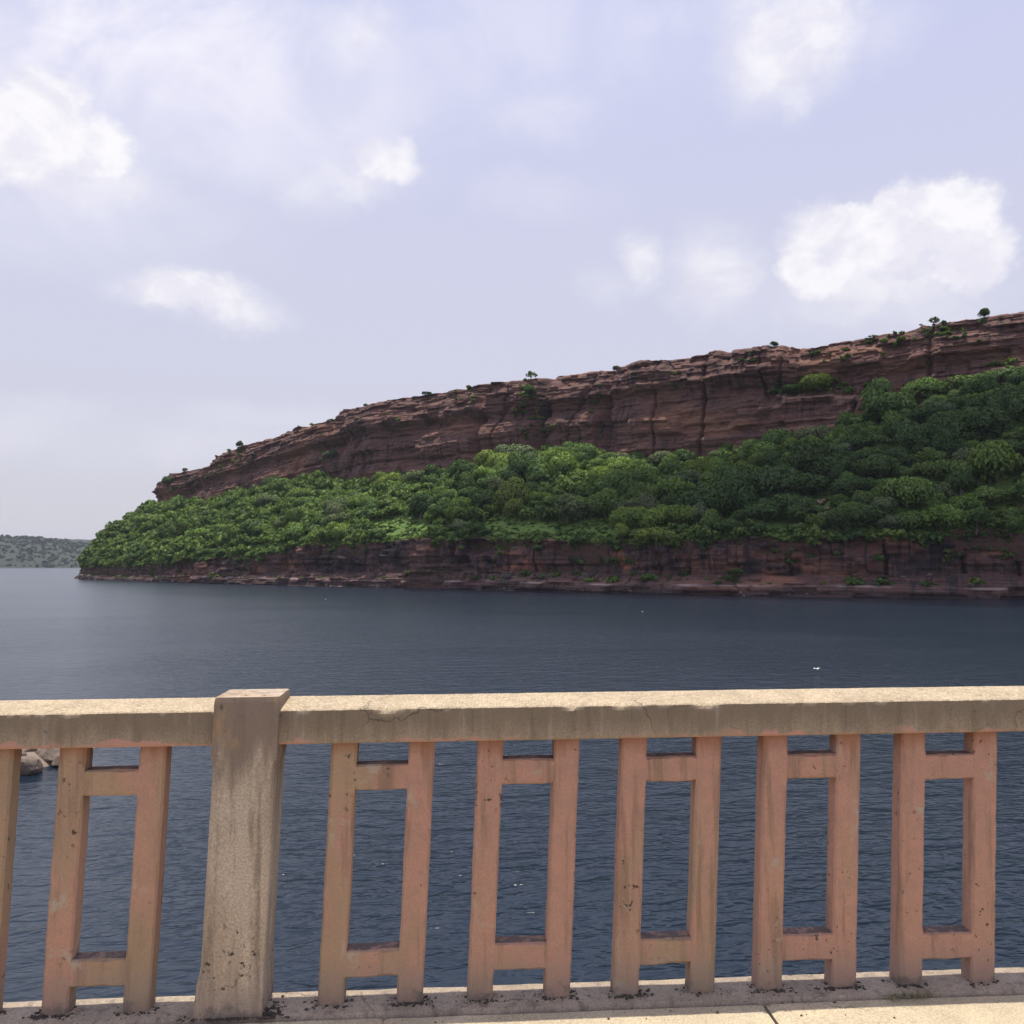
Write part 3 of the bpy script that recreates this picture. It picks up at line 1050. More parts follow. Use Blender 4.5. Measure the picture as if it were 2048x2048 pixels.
M_boulder, t, b = mat('boulder_stone')
pos = t.node('ShaderNodeNewGeometry').outputs['Position']
n1 = t.noise(pos, 1.1, 5, .6)
n2 = t.noise(pos, 6, 5, .65)
c = t.mix(t.ss(n1, .4, .62), (.115, .085, .068, 1), (.20, .15, .12, 1))
c = t.mix(t.ss(n2, .58, .7, 0, .7), c, (.07, .06, .055, 1))
t.put(b.inputs['Base Color'], c)
b.inputs['Roughness'].default_value = .9
t.put(b.inputs['Normal'], t.bump(t.m('ADD', n1, n2), .06, .8))
M_pale, t, b = mat('pale_scree')
pos = t.node('ShaderNodeNewGeometry').outputs['Position']
t.put(b.inputs['Base Color'], t.mix(t.noise(pos, 1.5, 4), (.20, .12, .095, 1), (.40, .29, .25, 1)))
b.inputs['Roughness'].default_value = .95

# stones on the slope
STONES = [(1545, 955, 1.8, 'pale boulder at the top of the scree chute in the trees'), (1553, 950, 1.2, 'small pale stone right of the boulder topping the scree'), (1548, 972, 1.5, 'reddish boulder midway down the scree chute'), (1530, 985, 2.0, 'pale flat boulder at the bottom of the scree chute'), (1560, 962, 1.0, 'little pale stone right side of the scree chute')]
P2, Q2 = proj(HX, HY, hz)
P2 = np.where(front[None, :], P2, -9e4)
for i, (x, y, s, lab) in enumerate(STONES):
    k = 2048 / 1932
    d = (P2 - x * k) ** 2 + (Q2 - y * k) ** 2
    a, b_ = np.unravel_index(np.argmin(d), d.shape)
    me = rock(40 + i, (s, s * .8, s * .6), 2)
    me.materials.append(M_pale)
    o = bpy.data.objects.new('boulder', me)
    COL.objects.link(o)
    o.location = (HX[a, b_], HY[a, b_], hz[a, b_] + s * .5)
    tag(o, lab, 'boulder', 'stones of the scree chute')

# broken stone along the foot of the shelf and on its red ledge
V_, F_, nbr = [], [], 0
_rk = []
for q in range(6):
    me = rock(300 + q, (1, .8, .65), 1, .3)
    _rk.append((np.array([v_.co for v_ in me.vertices]), np.array([p.vertices[:] for p in me.polygons])))
for k in range(1500):
    j = pick_j()
    if not front[j]:
        continue
    row = int(rng.choice([3, 5, 8, 18, 22, 24, 26, 28, 29]))
    if row > 10 and (lw[0, j] < .35 or vnoise(arc[j] / 18, .2, 0, 995) < .45):
        continue
    if row < 10 and vnoise(arc[j] / 25, .6, 0, 996) < .5:
        continue
    P, f_ = _rk[k % 6]
    sc_ = .25 + .9 * rng.random() ** 3
    a = rng.random() * 6.28
    P = P @ np.array([[math.cos(a), math.sin(a), 0], [-math.sin(a), math.cos(a), 0], [0, 0, 1]]) * sc_ + np.array([LX[row, j], LY[row, j], zs_[row, j] + .15 * sc_])
    V_.append(P)
    F_.append(f_ + nbr)
    nbr += len(P)
o = mesh_obj('rubble', np.vstack(V_), np.vstack(F_), M_boulder)
tag(o, 'broken reddish rubble lying along the foot of the rock shelf', 'rubble', kind='stuff')

# rocky spit left, seen between the balusters
M_sand, t, b = mat('wet_gravel')
pos = t.node('ShaderNodeNewGeometry').outputs['Position']
n1 = t.noise(pos, 2.2, 6, .65)
t.put(b.inputs['Base Color'], t.mix(n1, (.13, .10, .078, 1), (.30, .23, .17, 1)))
b.inputs['Roughness'].default_value = .85
t.put(b.inputs['Normal'], t.bump(n1, .12, .8))
gx_, gy_ = np.meshgrid(np.linspace(-9, 3.2, 60), np.linspace(-3.6, 12, 60))
sd = 1.25 - ((np.clip(gx_, 0, 9) / 2.6) ** 2 + (np.clip(-gy_, 0, 9) / 2.2) ** 2 + (np.clip(gy_ - 4, 0, 20) / 5) ** 2) + .7 * fbm(gx_ / 1.5, gy_ / 1.5, 0, 4, 401)
spit = mesh_obj('rocky_spit', np.stack([gx_ - 25.5, gy_ + 46.5, np.clip(sd, -1.2, 1.2) * .5], -1).reshape(-1, 3), grid_faces(60, 60), M_sand, smooth=True)
tag(spit, kind='structure')
for i, (x, y, z, dx, dy, dz, rz, lab) in enumerate([
    (-23.3, 43.9, .36, .86, .7, .56, .2, 'rounded grey brown boulder standing at the water edge of the spit'),
    (-23.0, 46.2, .42, 1.3, .8, .42, -.25, 'flat purplish slab leaning behind the rounded boulder'),
    (-25.1, 46.6, .50, .8, .6, .35, .4, 'sunlit tan stone on top of the rocky spit'),
    (-24.6, 45.6, .45, .42, .4, .26, 1.0, 'small sunlit tan stone above the rounded boulder'),
    (-22.4, 45.3, .20, .42, .4, .34, .6, 'dark wet stone in the shade beside the flat slab'),
    (-25.6, 44.4, .28, .9, .7, .5, .1, 'large boulder mostly hidden behind the leftmost baluster'),
    (-24.1, 48.0, .55, .9, .7, .3, .9, 'low stone at the back of the rocky spit'),
    (-23.9, 42.9, .02, .28, .2, .10, .3, 'small pale stone awash in front of the rounded boulder')]):
    me = rock(60 + i, (dx, dy, dz))
    me.materials.append(M_boulder)
    o = bpy.data.objects.new('boulder', me)
    COL.objects.link(o)
    o.location = (x, y, z)
    o.rotation_euler = (0, random.uniform(-.15, .15), rz)
    tag(o, lab, 'boulder', 'boulders of the rocky spit')

# ------------------------------------------------------------------ white birds over the water
M_bird, t, b = mat('white_feathers')
b.inputs['Base Color'].default_value = (.8, .8, .78, 1)
b.inputs['Roughness'].default_value = .7
M_beak, t, b = mat('dark_beak')
b.inputs['Base Color'].default_value = (.08, .06, .04, 1)


def bird_body(L):
    ch = [((-.5 * L, 0, .02), .015), ((-.36 * L, 0, .0), .045), ((-.1 * L, 0, 0), .085), ((.15 * L, 0, .02), .08), ((.32 * L, 0, .06), .045), ((.42 * L, 0, .10), .042), ((.50 * L, 0, .10), .03)]
    return tube_mesh([ch], 8)


def bird(loc, rz, spread, label):
    r_ = empty('bird', loc, rz)
    r_.scale = (.72, .72, .72)
    tag(r_, label, 'bird', 'white birds over the water')
    V_, F_ = bird_body(.55)
    mesh_obj('body', V_, F_, M_bird, r_, smooth=True)
    V_, F_ = tube_mesh([[((.27, 0, .10), .016), ((.35, 0, .09), .003)]], 6)
    mesh_obj('beak', V_, F_, M_beak, r_)
    for s in (-1, 1):
        if spread:
            P = [(.12, 0.05, .05), (.14, .28, .17), (.06, .52, .10), (-.08, .50, .09), (-.10, .26, .15), (-.10, .05, .05)]
        else:
            P = [(.12, .07, .06), (.02, .10, .07), (-.18, .075, .05), (-.30, .02, .03), (-.14, .05, .0), (.08, .09, -.01)]
        V_ = [(x, y * s, z) for x, y, z in P] + [(x, y * s, z - .015) for x, y, z in P]
        F_ = [tuple(range(6)), tuple(range(11, 5, -1))] + [(i, i + 6, (i + 1) % 6 + 6, (i + 1) % 6) for i in range(6)]
        mesh_obj('wing', V_, F_, M_bird, r_)
    return r_


def water_at(px, py):
    t_ = (1024 - py) / F
    Y = -H * (cp - t_ * sp) / (t_ * cp + sp)
    return (px - 1024) / F * (Y * cp - H * sp), Y


x, y = water_at(1634, 1346)
bird((x, y, .35), 1.9, True, 'white bird with spread wings low over the dark water')
x, y = water_at(1285, 1224)
bird((x, y, .06), .6, False, 'white bird afloat on the water below the middle of the cliff')
x, y = water_at(651, 1199)
bird((x, y, .06), 2.5, False, 'white bird afloat on the lighter water above the first baluster')

# ------------------------------------------------------------------ bridge: frame of the parapet
YAW, DIST, CZ = .0614, 3.003, 1.411
LEAN, GRADE = .0432, .0056
BASE_Z = H - CZ
BP, BW, BL, HT = .479, .3364, .084, .84
B1X, B0X = -.441, -1.3036
root_loc = (-DIST * math.sin(YAW), DIST * math.cos(YAW), BASE_Z)


def shear(P):
    P = np.array(P, float)
    Q = P.copy()
    Q[..., 0] += LEAN * P[..., 2]
    Q[..., 2] += GRADE * P[..., 0]
    return Q


def concrete(name, tints, stain, speck=.5, paint=None, grime=True, agg=0.0, kind='', bumpd=.005):
    """weathered cast concrete; tints = (light, mid); stain = dark run-off colour; paint = flaking paint colours"""
    m, t, b = mat(name)
    pos = t.node('ShaderNodeNewGeometry').outputs['Position']
    x_, y_, z_ = t.xyz(pos)
    patch = t.noise(t.scale(pos, (1, 1, .4)), 6.0, 5, .6, .4)
    big = t.noise(t.scale(pos, (1, 1, .45)), 1.9, 3, .55)
    fine = t.noise(pos, 150, 4, .75)
    mid = t.noise(pos, 22, 5, .65)
    run = t.noise(t.scale(pos, (26, 26, 2.2)), 1.0, 4, .6)
    col = t.mix(t.ss(patch, .32, .68), tints[0], tints[1])
    if paint:
        pk = t.m('ADD', t.m('MULTIPLY', t.noise(t.scale(pos, (1, 1, .32)), 11.0, 5, .6, .5), .5), t.m('MULTIPLY', big, .7))
        xg = t.ss(x_, -1.4, .4, -.10, .06)
        col = t.mix(t.ss(t.m('ADD', pk, xg), .48, .66, 0, .95), col, t.mix(t.ss(mid, .3, .7), paint[0], paint[1]))
    col = t.mix(t.ss(run, .46 if kind == 'post' else .50, .70, 0, stain[1]), col, stain[0])
    col = t.mix(t.ss(mid, .35, .75, 0, .10), col, t.mix(.5, col, (.5, .44, .36, 1)))
    col = t.mix(t.ss(fine, .40, .62, .16 if paint else .36, 0), col, (.06, .05, .045, 1))
    if agg:
        vs = t.voro(pos, 95, out=1)
        vd = t.voro(pos, 95, out=0)
        av = t.xyz(vs)[0]
        agg = t.m('MULTIPLY', t.ss(t.xyz(t.node('ShaderNodeNewGeometry').outputs['True Normal'])[2], .2, .8, .25, 1.0), agg)
        col = t.mix(t.m('MULTIPLY', t.ss(vd, .45, .25), agg), col, t.mix(t.ss(av, .2, .9), (.20, .15, .10, 1), (.72, .62, .48, 1)))
    if kind == 'rail':
        # rain stains under the arris and leftovers of pink paint along the lower edge
        zr = t.m('SUBTRACT', z_, BASE_Z + HT)
        zr = t.m('SUBTRACT', zr, t.m('MULTIPLY', x_, GRADE))
        nz_ = t.xyz(t.node('ShaderNodeNewGeometry').outputs['True Normal'])[2]
        side = t.ss(nz_, .6, .3)
        st = t.m('ADD', zr, t.m('MULTIPLY', t.m('SUBTRACT', t.noise(t.scale(pos, (17, 17, 2.6)), 1.0, 5, .7), .5), .15))
        col = t.mix(t.m('MULTIPLY', t.ss(st, -.02, .075, .42, .80), side), col, (.165, .125, .090, 1))
        gs = t.noise(t.scale(pos, (24, 24, 1.6)), 1.0, 4, .65)
        col = t.mix(t.m('MULTIPLY', t.ss(gs, .54, .70, 0, .3), side), col, (.44, .39, .32, 1))
        col = t.mix(t.m('MULTIPLY', t.ss(gs, .44, .32, 0, .4), side), col, (.11, .085, .062, 1))
        pn = t.m('ADD', zr, t.m('MULTIPLY', t.m('SUBTRACT', t.noise(pos, 9, 5, .65), .5), .11))
        pq = t.ss(t.noise(pos, 2.6, 3, .6), .42, .60, 0, .8)
        col = t.mix(t.m('MULTIPLY', t.m('MULTIPLY', t.ss(pn, .016, .004), pq), side), col, (.50, .26, .20, 1))
    if kind == 'post':
        zr = t.m('SUBTRACT', z_, BASE_Z)
        st = t.m('ADD', zr, t.m('MULTIPLY', t.m('SUBTRACT', t.noise(t.scale(pos, (14, 14, 4)), 1.0, 5, .7), .5), .55))
        nz_ = t.xyz(t.node('ShaderNodeNewGeometry').outputs['True Normal'])[2]
        col = t.mix(t.m('MULTIPLY', t.ss(st, .70, .86, 0, .85), t.ss(nz_, .6, .3)), col, (.20, .15, .115, 1))
        col = t.mix(t.m('MULTIPLY', t.ss(t.noise(t.scale(pos, (9, 9, 3)), 1.0, 4, .6), .55, .66, 0, .55), t.ss(zr, .45, .6)), col, (.42, .27, .13, 1))
    # hairline cracks
    wv = t.vm('ADD', pos, t.scale(t.vm('SUBTRACT', t.noise(pos, 7, 4, .6, 0, 1), (.5, .5, .5)), (.16, .16, .16)))
    ck = t.voro(wv, 2.3, 'DISTANCE_TO_EDGE')
    col = t.mix(t.m('MULTIPLY', t.ss(ck, .010, .003), t.ss(t.noise(pos, 1.7, 2, .5), .54, .62, 0, 0.0 if paint else .6)), col, (.07, .055, .045, 1))
    spots = t.noise(pos, 46, 2, .5)
    where = t.noise(pos, 3.3, 3, .6)
    if kind == 'post':
        where = t.m('ADD', where, t.ss(t.m('SUBTRACT', z_, BASE_Z), .45, .05, -.06, .14))
    col = t.mix(t.m('MULTIPLY', t.ss(spots, .62 if kind == 'post' else .655, .69 if kind == 'post' else .70), t.ss(where, .48, .62, 0, speck)), col, (.035, .03, .03, 1))
    if paint:
        lime = t.noise(t.scale(pos, (1, 1, .7)), 8.0, 6, .7, .8)
        col = t.mix(t.ss(lime, .58, .66, 0, .75), col, (.40, .335, .26, 1))
        zt_ = t.m('SUBTRACT', z_, BASE_Z)
        # soil lying on top of the cross-bars
        tz = t.xyz(t.node('ShaderNodeNewGeometry').outputs['True Normal'])[2]
        col = t.mix(t.m('MULTIPLY', t.ss(tz, .6, .9), t.ss(t.noise(pos, 24, 4, .65), .35, .55, .35, .95)), col, (.10, .08, .075, 1))
        col = t.mix(t.ss(t.m('ADD', zt_, t.m('MULTIPLY', t.m('SUBTRACT', run, .5), .12)), .77, .83, 0, .6), col, (.30, .13, .08, 1))
    if grime:
        zb = t.m('SUBTRACT', z_, BASE_Z)
        gn = t.noise(pos, 26, 4, .65)
        gm = t.m('MULTIPLY', t.ss(t.m('ADD', zb, t.m('MULTIPLY', t.m('SUBTRACT', gn, .5), .20)), .045, .0), t.ss(t.noise(pos, 7, 3, .6), .42, .58, .1, .9))
        col = t.mix(gm, col, (.045, .035, .032, 1))
        dust = t.ss(t.m('ADD', zb, t.m('MULTIPLY', t.m('SUBTRACT', mid, .5), .2)), .17, .02, 0, .55)
        col = t.mix(dust, col, (.27, .22, .19, 1))
    t.put(b.inputs['Base Color'], col)
    b.inputs['Roughness'].default_value = .92
    b.inputs['Specular IOR Level'].default_value = .25
    hh = t.m('ADD', t.m('MULTIPLY', mid, .18), t.m('ADD', t.m('MULTIPLY', fine, .22), t.m('MULTIPLY', patch, .6)))
    t.put(b.inputs['Normal'], t.bump(hh, bumpd, .8))
    return m


M_bal = concrete('painted_baluster_concrete', ((.42, .285, .175, 1), (.34, .24, .155, 1)), ((.23, .15, .10, 1), .7), .85, ((.51, .275, .198, 1), (.42, .24, .175, 1)))
M_rail = concrete('coping_concrete', ((.57, .46, .31, 1), (.46, .37, .25, 1)), ((.30, .23, .155, 1), .5), .4, None, False, .55, 'rail', .003)
M_post = concrete('post_concrete', ((.56, .46, .35, 1), (.44, .345, .25, 1)), ((.23, .175, .135, 1), .85), .95, None, True, 0.0, 'post')
M_plinth = concrete('plinth_concrete', ((.48, .39, .30, 1), (.35, .285, .22, 1)), ((.14, .115, .10, 1), .6), .6, None, False, .15)
M_pave = concrete('paving_concrete', ((.65, .55, .38, 1), (.54, .46, .32, 1)), ((.44, .36, .25, 1), .45), .6, None, False, .08, '', .003)
M_pinkedge, t, b = mat('flaking_pink_paint')
pos = t.node('ShaderNodeNewGeometry').outputs['Position']
t.put(b.inputs['Base Color'], t.mix(t.noise(pos, 60, 4), (.5, .2, .15, 1), (.62, .36, .28, 1)))
b.inputs['Roughness'].default_value = .9

railing = empty('railing', root_loc, YAW)
tag(railing, 'old concrete bridge railing with pinkish ladder balusters and a square post', 'railing')


def loft(name, rings, m, parent, cap=True, smooth=True):
    """rings: [n, k, 3] closed cross-sections"""
    rings = shear(rings)
    n_, k_ = rings.shape[:2]
    V_ = rings.reshape(-1, 3)
    F_ = [tuple(f) for f in grid_faces(n_, k_, True)]
    if cap:
        F_.append(tuple(range(k_ - 1, -1, -1)))
        F_.append(tuple((n_ - 1) * k_ + i for i in range(k_)))
    o_ = mesh_obj(name, V_, F_, m, parent)
    bm = bmesh.new()
    bm.from_mesh(o_.data)
    bmesh.ops.recalc_face_normals(bm, faces=bm.faces)
    bm.to_mesh(o_.data)
    bm.free()
    if smooth:
        o_.data.polygons.foreach_set('use_smooth', np.ones(len(o_.data.polygons), bool))
        o_.data.set_sharp_from_angle(angle=R(38))
    return o_


def upright(x0, seed, parent, inner):
    """one leg; inner = +1 when the cross-bars meet its right side"""
    zsn = np.arange(-.03, HT + .0301, .012)
    D0 = .062
    rings = []
    for z in zsn:
        n_ = [.003 * float(fbm(z * 7 + seed, s * 3.3, seed, 3, 5)) + .0025 * float(fbm(z * 45 + seed, s * 3.3, seed, 2, 6)) for s in range(6)]
        c_ = .006 + .006 * max(0, float(fbm(z * 20, seed, 1, 2, 9)) * 2)
        inbar = (.080 < z < .178) or (.676 < z < .768)
        ci = .0015 if inbar else c_
        cl_, cr = (c_, ci) if inner > 0 else (ci, c_)
        L_, R_ = x0 + n_[0], x0 + BL + n_[1]
        if inbar:
            if inner > 0:
                R_ = x0 + BL
            else:
                L_ = x0
        f0 = n_[2] * .5
        rings.append([(L_ + cl_, f0, z), (R_ - cr, f0, z), (R_, f0 + cr, z), (R_, D0, z), (R_ - .004, D0 + .004, z), (L_ + .004, D0 + .004, z), (L_, D0, z), (L_, f0 + cl_, z)])
    return loft('upright', np.array(rings), M_bal, parent)


def crossbar(x0, z0, z1, seed, parent):
    xs = np.linspace(x0 + BL - .004, x0 + BW - BL + .004, 18)
    D0 = .062
    rings = []
    for x in xs:
        n_ = [.006 * float(fbm(x * 14 + seed, s * 2.7, seed, 3, 15)) for s in range(4)]
        c_ = .005 + .008 * max(0, float(fbm(x * 26, seed, 4, 2, 19)) * 2)
        rings.append([(x, c_ + .0006, z0 + n_[0]), (x, .0006, z0 + c_ + n_[0]), (x, .0006, z1 - c_ + n_[1]), (x, c_ + .0006, z1 + n_[1]), (x, D0 - .003, z1 + n_[1] * .5), (x, D0 - .003, z0 + n_[0])])
    return loft('crossbar', np.array(rings), M_bal, parent)


bal_x = [B0X - 3 * BP, B0X - 2 * BP, B0X - BP, B0X] + [B1X + i * BP for i in range(7)]
BAL_LABEL = {0: None}
for i, x in enumerate(bal_x):
    bx = empty('baluster', (0, 0, 0))
    bx.parent = railing
    upright(x, 3.1 + i * 5, bx, 1)
    upright(x + BW - BL, 7.7 + i * 5, bx, -1)
    dz = random.uniform(-.006, .006)
    crossbar(x, .086 + dz, .172 + dz, i + 1.3, bx)
    crossbar(x, .681 + dz, .763 + dz, i + 2.9, bx)

# square post
PX0, PX1 = -.811, -.606


def post_at(x0, seed):
    zsn = np.concatenate([np.arange(-.03, .985, .012), [.988, .992]])
    rings = []
    yf, yb = -.055, .135
    for z in zsn:
        sh = min(np.clip((z - .10) / .05, 0, 1), np.clip((.80 - z) / .03, 0, 1))
        ch = .004 + .020 * sh + .003 * float(fbm(z * 22, seed, 0, 3, 33))
        ins = .005 * sh
        fl = .006 * np.clip((.12 - z) / .12, 0, 1)
        n_ = [.0032 * float(fbm(z * 9, s * 5.1 + seed, 0, 4, 35)) for s in range(4)]
        top = np.clip((z - .975) / .017, 0, 1) * .003
        L_, R_ = x0 + ins - fl + n_[0] + top, x0 + .205 - ins + fl * .2 + n_[1] - top
        f = yf - fl * .5 + n_[2] + top
        ch2 = ch * .75
        rings.append([(L_ + ch, f, z), (L_ + .072, f - .001, z), (L_ + .14, f - .001, z), (R_ - ch, f, z), (R_ - ch * .4, f + ch2 * .35, z), (R_, f + ch2, z), (R_, yb - .01, z), (R_ - .01, yb, z), (L_ + .01, yb, z), (L_, yb - .01, z), (L_, f + ch2, z), (L_ + ch * .4, f + ch2 * .35, z)])
    return loft('post', np.array(rings), M_post, railing)


post_at(PX0, 1.7)
post_at(B1X + 7 * BP + .05, 8.2)


# coping rails: top slopes towards the deck, ragged front arris
def rail(x0, x1, seed):
    xs = np.arange(x0, x1 + .001, .011)
    yf, yb = -.030, .140
    zb, zf, zk = HT - .004, HT + .107, HT + .126
    prof = []
    for k in range(7):
        prof.append((yf, zb + (zf - zb) * k / 6, 'f'))
    prof[0] = (yf + .006, zb, 'b')
    prof.insert(1, (yf, zb + .007, 'f'))
    prof[-1] = (yf, zf - .004, 'e')
    prof.append((yf + .004, zf, 'e'))
    for k in range(1, 8):
        prof.append((yf + .008 + (yb - yf - .012) * k / 7, zf + (zk - zf) * k / 7, 't'))
    prof += [(yb, zk - .006, 'k'), (yb, zb + .004, 'k'), (yb - .004, zb, 'k')]
    rings = np.zeros((len(xs), len(prof), 3))
    for j, (y, z, tg) in enumerate(prof):
        rings[:, j, 0] = xs
        rings[:, j, 1] = y
        rings[:, j, 2] = z
        nn = .0035 * fbm(xs * 30, y * 40 + z * 55, seed, 4, 41) + .003 * fbm(xs * 4, z * 20, seed, 3, 42)
        if tg in 'fb':
            rings[:, j, 1] += nn
        elif tg == 't':
            rings[:, j, 2] += nn * .5
        elif tg == 'e':
            chip = np.clip(fbm(xs * 9, seed, 0, 4, 43) - .20, 0, 1) * .05 + np.clip(fbm(xs * 50, seed, 0, 3, 44), 0, 1) * .008
            rings[:, j, 1] += chip * .8
            rings[:, j, 2] -= chip * .7
    return loft('rail', rings, M_rail, railing)


rail(B0X - 3.6 * BP, PX0 + .008, 2.0)
rail(PX1 - .006, B1X + 7 * BP + .056, 5.0)

# plinth under the balusters
xs = np.arange(B0X - 3.6 * BP, B1X + 7.6 * BP, .02)
prof = [(-.048, -.16), (-.048, -.014), (-.043, -.004), (-.02, 0), (.0, .001), (.03, .001), (.06, 0), (.09, 0), (.108, -.002), (.116, -.012), (.116, -.16)]
rings = np.zeros((len(xs), len(prof), 3))
for j, (y, z) in enumerate(prof):
    rings[:, j] = np.stack([xs, y + .006 * fbm(xs * 7, y * 30, 2.2, 4, 47) * (1 if j in (1, 2, 8, 9) else .3), z + .006 * fbm(xs * 12, y * 18, 1.1, 4, 48) * (0 if j in (0, 10) else 1)], -1)
loft('plinth', rings, M_plinth, railing)

# dirt and moss gathered round the feet (lumps of soil, not paint)
M_moss, t, b = mat('dark_moss')
pos = t.node('ShaderNodeNewGeometry').outputs['Position']
t.put(b.inputs['Base Color'], t.mix(t.noise(pos, 60, 4), (.03, .024, .022, 1), (.10, .08, .06, 1)))
b.inputs['Roughness'].default_value = 1
V_, F_ = [], []
ico = bmesh.new()
bmesh.ops.create_icosphere(ico, subdivisions=1, radius=1)
iv = np.array([q.co for q in ico.verts])
ifc = np.array([[q.index for q in f.verts] for f in ico.faces])
ico.free()
nbm = 0
spots = []
for x in bal_x[1:10]:
    for xx in (x, x + BW - BL):
        am = rng.random() ** 2.2
        for k in range(int(30 + 170 * am)):
            spots.append((rng.normal(xx + BL * rng.choice([.05, .5, .98]), .020), rng.normal(-.005 if rng.random() < .6 else .03, .009)))
for k in range(170):
    spots.append((rng.normal(PX0 + .1, .07), rng.normal(-.062, .008)))
    spots.append((rng.normal(PX1 + .02, .02), rng.normal(-.03, .03)))
for x, y in spots:
    s = .0012 + .0034 * rng.random() ** 2.5
    P = iv * (1 + .35 * rng.normal(size=(len(iv), 1))) * np.array([s * 1.5, s * 1.3, s * .8]) + np.array([x, max(y, -.07), .002])
    V_.append(P)
    F_.append(ifc + nbm)
    nbm += len(P)
moss = mesh_obj('moss', shear(np.vstack(V_)), np.vstack(F_), M_moss)
moss.location = root_loc
moss.rotation_euler = (0, 0, YAW)
tag(moss, 'dark moss and dirt gathered round the feet of balusters and post', 'moss', kind='stuff')

# ------------------------------------------------------------------ pavement and deck
M_deck, t, b = mat('deck_concrete')
pos = t.node('ShaderNodeNewGeometry').outputs['Position']
t.put(b.inputs['Base Color'], t.mix(t.noise(pos, 3, 5), (.22, .19, .16, 1), (.36, .32, .27, 1)))
b.inputs['Roughness'].default_value = .95
pave = empty('pavement', root_loc, YAW)
tag(pave, kind='structure')


def slab(x0, x1, y0, y1, seed, dz=0.0, tilt=0.0):
    """one cast paving slab with worn arris"""
    nx, ny = max(int((x1 - x0) / .02), 4), 26
    xs_ = np.linspace(x0, x1, nx)
    ys_ = y1 - (y1 - y0) * np.linspace(0, 1, ny) ** 1.6
    X_, Y_ = np.meshgrid(xs_, ys_)
    e = np.minimum(np.minimum(X_ - x0, x1 - X_), np.minimum(Y_ - y0, y1 - Y_))
    Z_ = -.012 + dz - .007 * np.clip(1 - e / .012, 0, 1) ** 2 + .004 * fbm(X_ * 6, Y_ * 6, seed, 4, 55)
    X_ = X_ + tilt * (Y_ - y1)
    edge_n = .010 * fbm(X_ * 25, Y_ * 25, seed, 3, 56)
    Y_ = np.where(np.arange(ny)[:, None] == 0, Y_ + edge_n - .004, Y_)
    V_ = np.stack([X_, Y_, Z_], -1)
    top = V_.reshape(-1, 3)
    F_ = [tuple(f[::-1]) for f in grid_faces(ny, nx)]
    b_idx = [j for j in range(nx)] + [i * nx + nx - 1 for i in range(1, ny)] + [(ny - 1) * nx + j for j in range(nx - 2, -1, -1)] + [i * nx for i in range(ny - 2, 0, -1)]
    low = top[b_idx].copy()
    low[:, 2] = -.09
    n0 = len(top)
    m_ = len(b_idx)
    for i in range(m_):
        F_.append((b_idx[i], b_idx[(i + 1) % m_], n0 + (i + 1) % m_, n0 + i))
    o_ = mesh_obj('paving_slab', shear(np.vstack([top, low])) - np.array([0, 0, 0]), F_, M_pave, pave)
    bm = bmesh.new()
    bm.from_mesh(o_.data)
    bmesh.ops.recalc_face_normals(bm, faces=bm.faces)
    bm.to_mesh(o_.data)
    bm.free()
    return o_


JX = [-3.35, -2.25, -1.26, -.225, 1.0, 2.15, 3.3]
for i in range(len(JX) - 1):
    tilt = {2: 0.0, 3: -.28}.get(i + 1, 0)
    slab(JX[i] + (.001 if i == 3 else .005), JX[i + 1] - (.001 if i == 2 else .005), -.80, -.054, i * 3.3, -.002 * (i % 2), 0)
    slab(JX[i] - .4 + .006, JX[i + 1] - .4 - .006, -1.60, -.812, i * 3.3 + 50, 0)


def box(name, lo, hi, m, parent):
    (a, b_, c_), (d, e, f) = lo, hi
    V_ = [(a, b_, c_), (d, b_, c_), (d, e, c_), (a, e, c_), (a, b_, f), (d, b_, f), (d, e, f), (a, e, f)]
    F_ = [(3, 2, 1, 0), (4, 5, 6, 7), (0, 1, 5, 4), (1, 2, 6, 5), (2, 3, 7, 6), (3, 0, 4, 7)]
    return mesh_obj(name, V_, F_, m, parent)


bridge = empty('bridge', root_loc, YAW)
tag(bridge, kind='structure')
box('deck', (-14, -9, -.85), (14, .105, -.10), M_deck, bridge)
box('road', (-14, -8.9, -.098), (14, -1.75, -.06), M_deck, bridge)
box('kerb', (-14, -1.745, -.097), (14, -1.62, -.02), M_deck, bridge)
for x in (-9, 9):
    box('pier', (x - .8, -7.5, -12.5), (x + .8, -.8, -.852), M_deck, bridge)

V_, F_, nbm = [], [], 0
for k in range(90):
    x, y = rng.uniform(-1.7, 1.9), -.06 - abs(rng.normal()) * .07
    s = .001 + .0038 * rng.random() ** 4
    P = iv * (1 + .3 * rng.normal(size=(len(iv), 1))) * np.array([s * 1.5, s, s * .6]) + np.array([x, y, -.011 + s * .3])
    V_.append(P)
    F_.append(ifc + nbm)
    nbm += len(P)
grit = mesh_obj('grit', shear(np.vstack(V_)), np.vstack(F_), M_moss)
grit.location = root_loc
grit.rotation_euler = (0, 0, YAW)
tag(grit, 'dark grit and crumbs scattered over the pale paving', 'grit', kind='stuff')

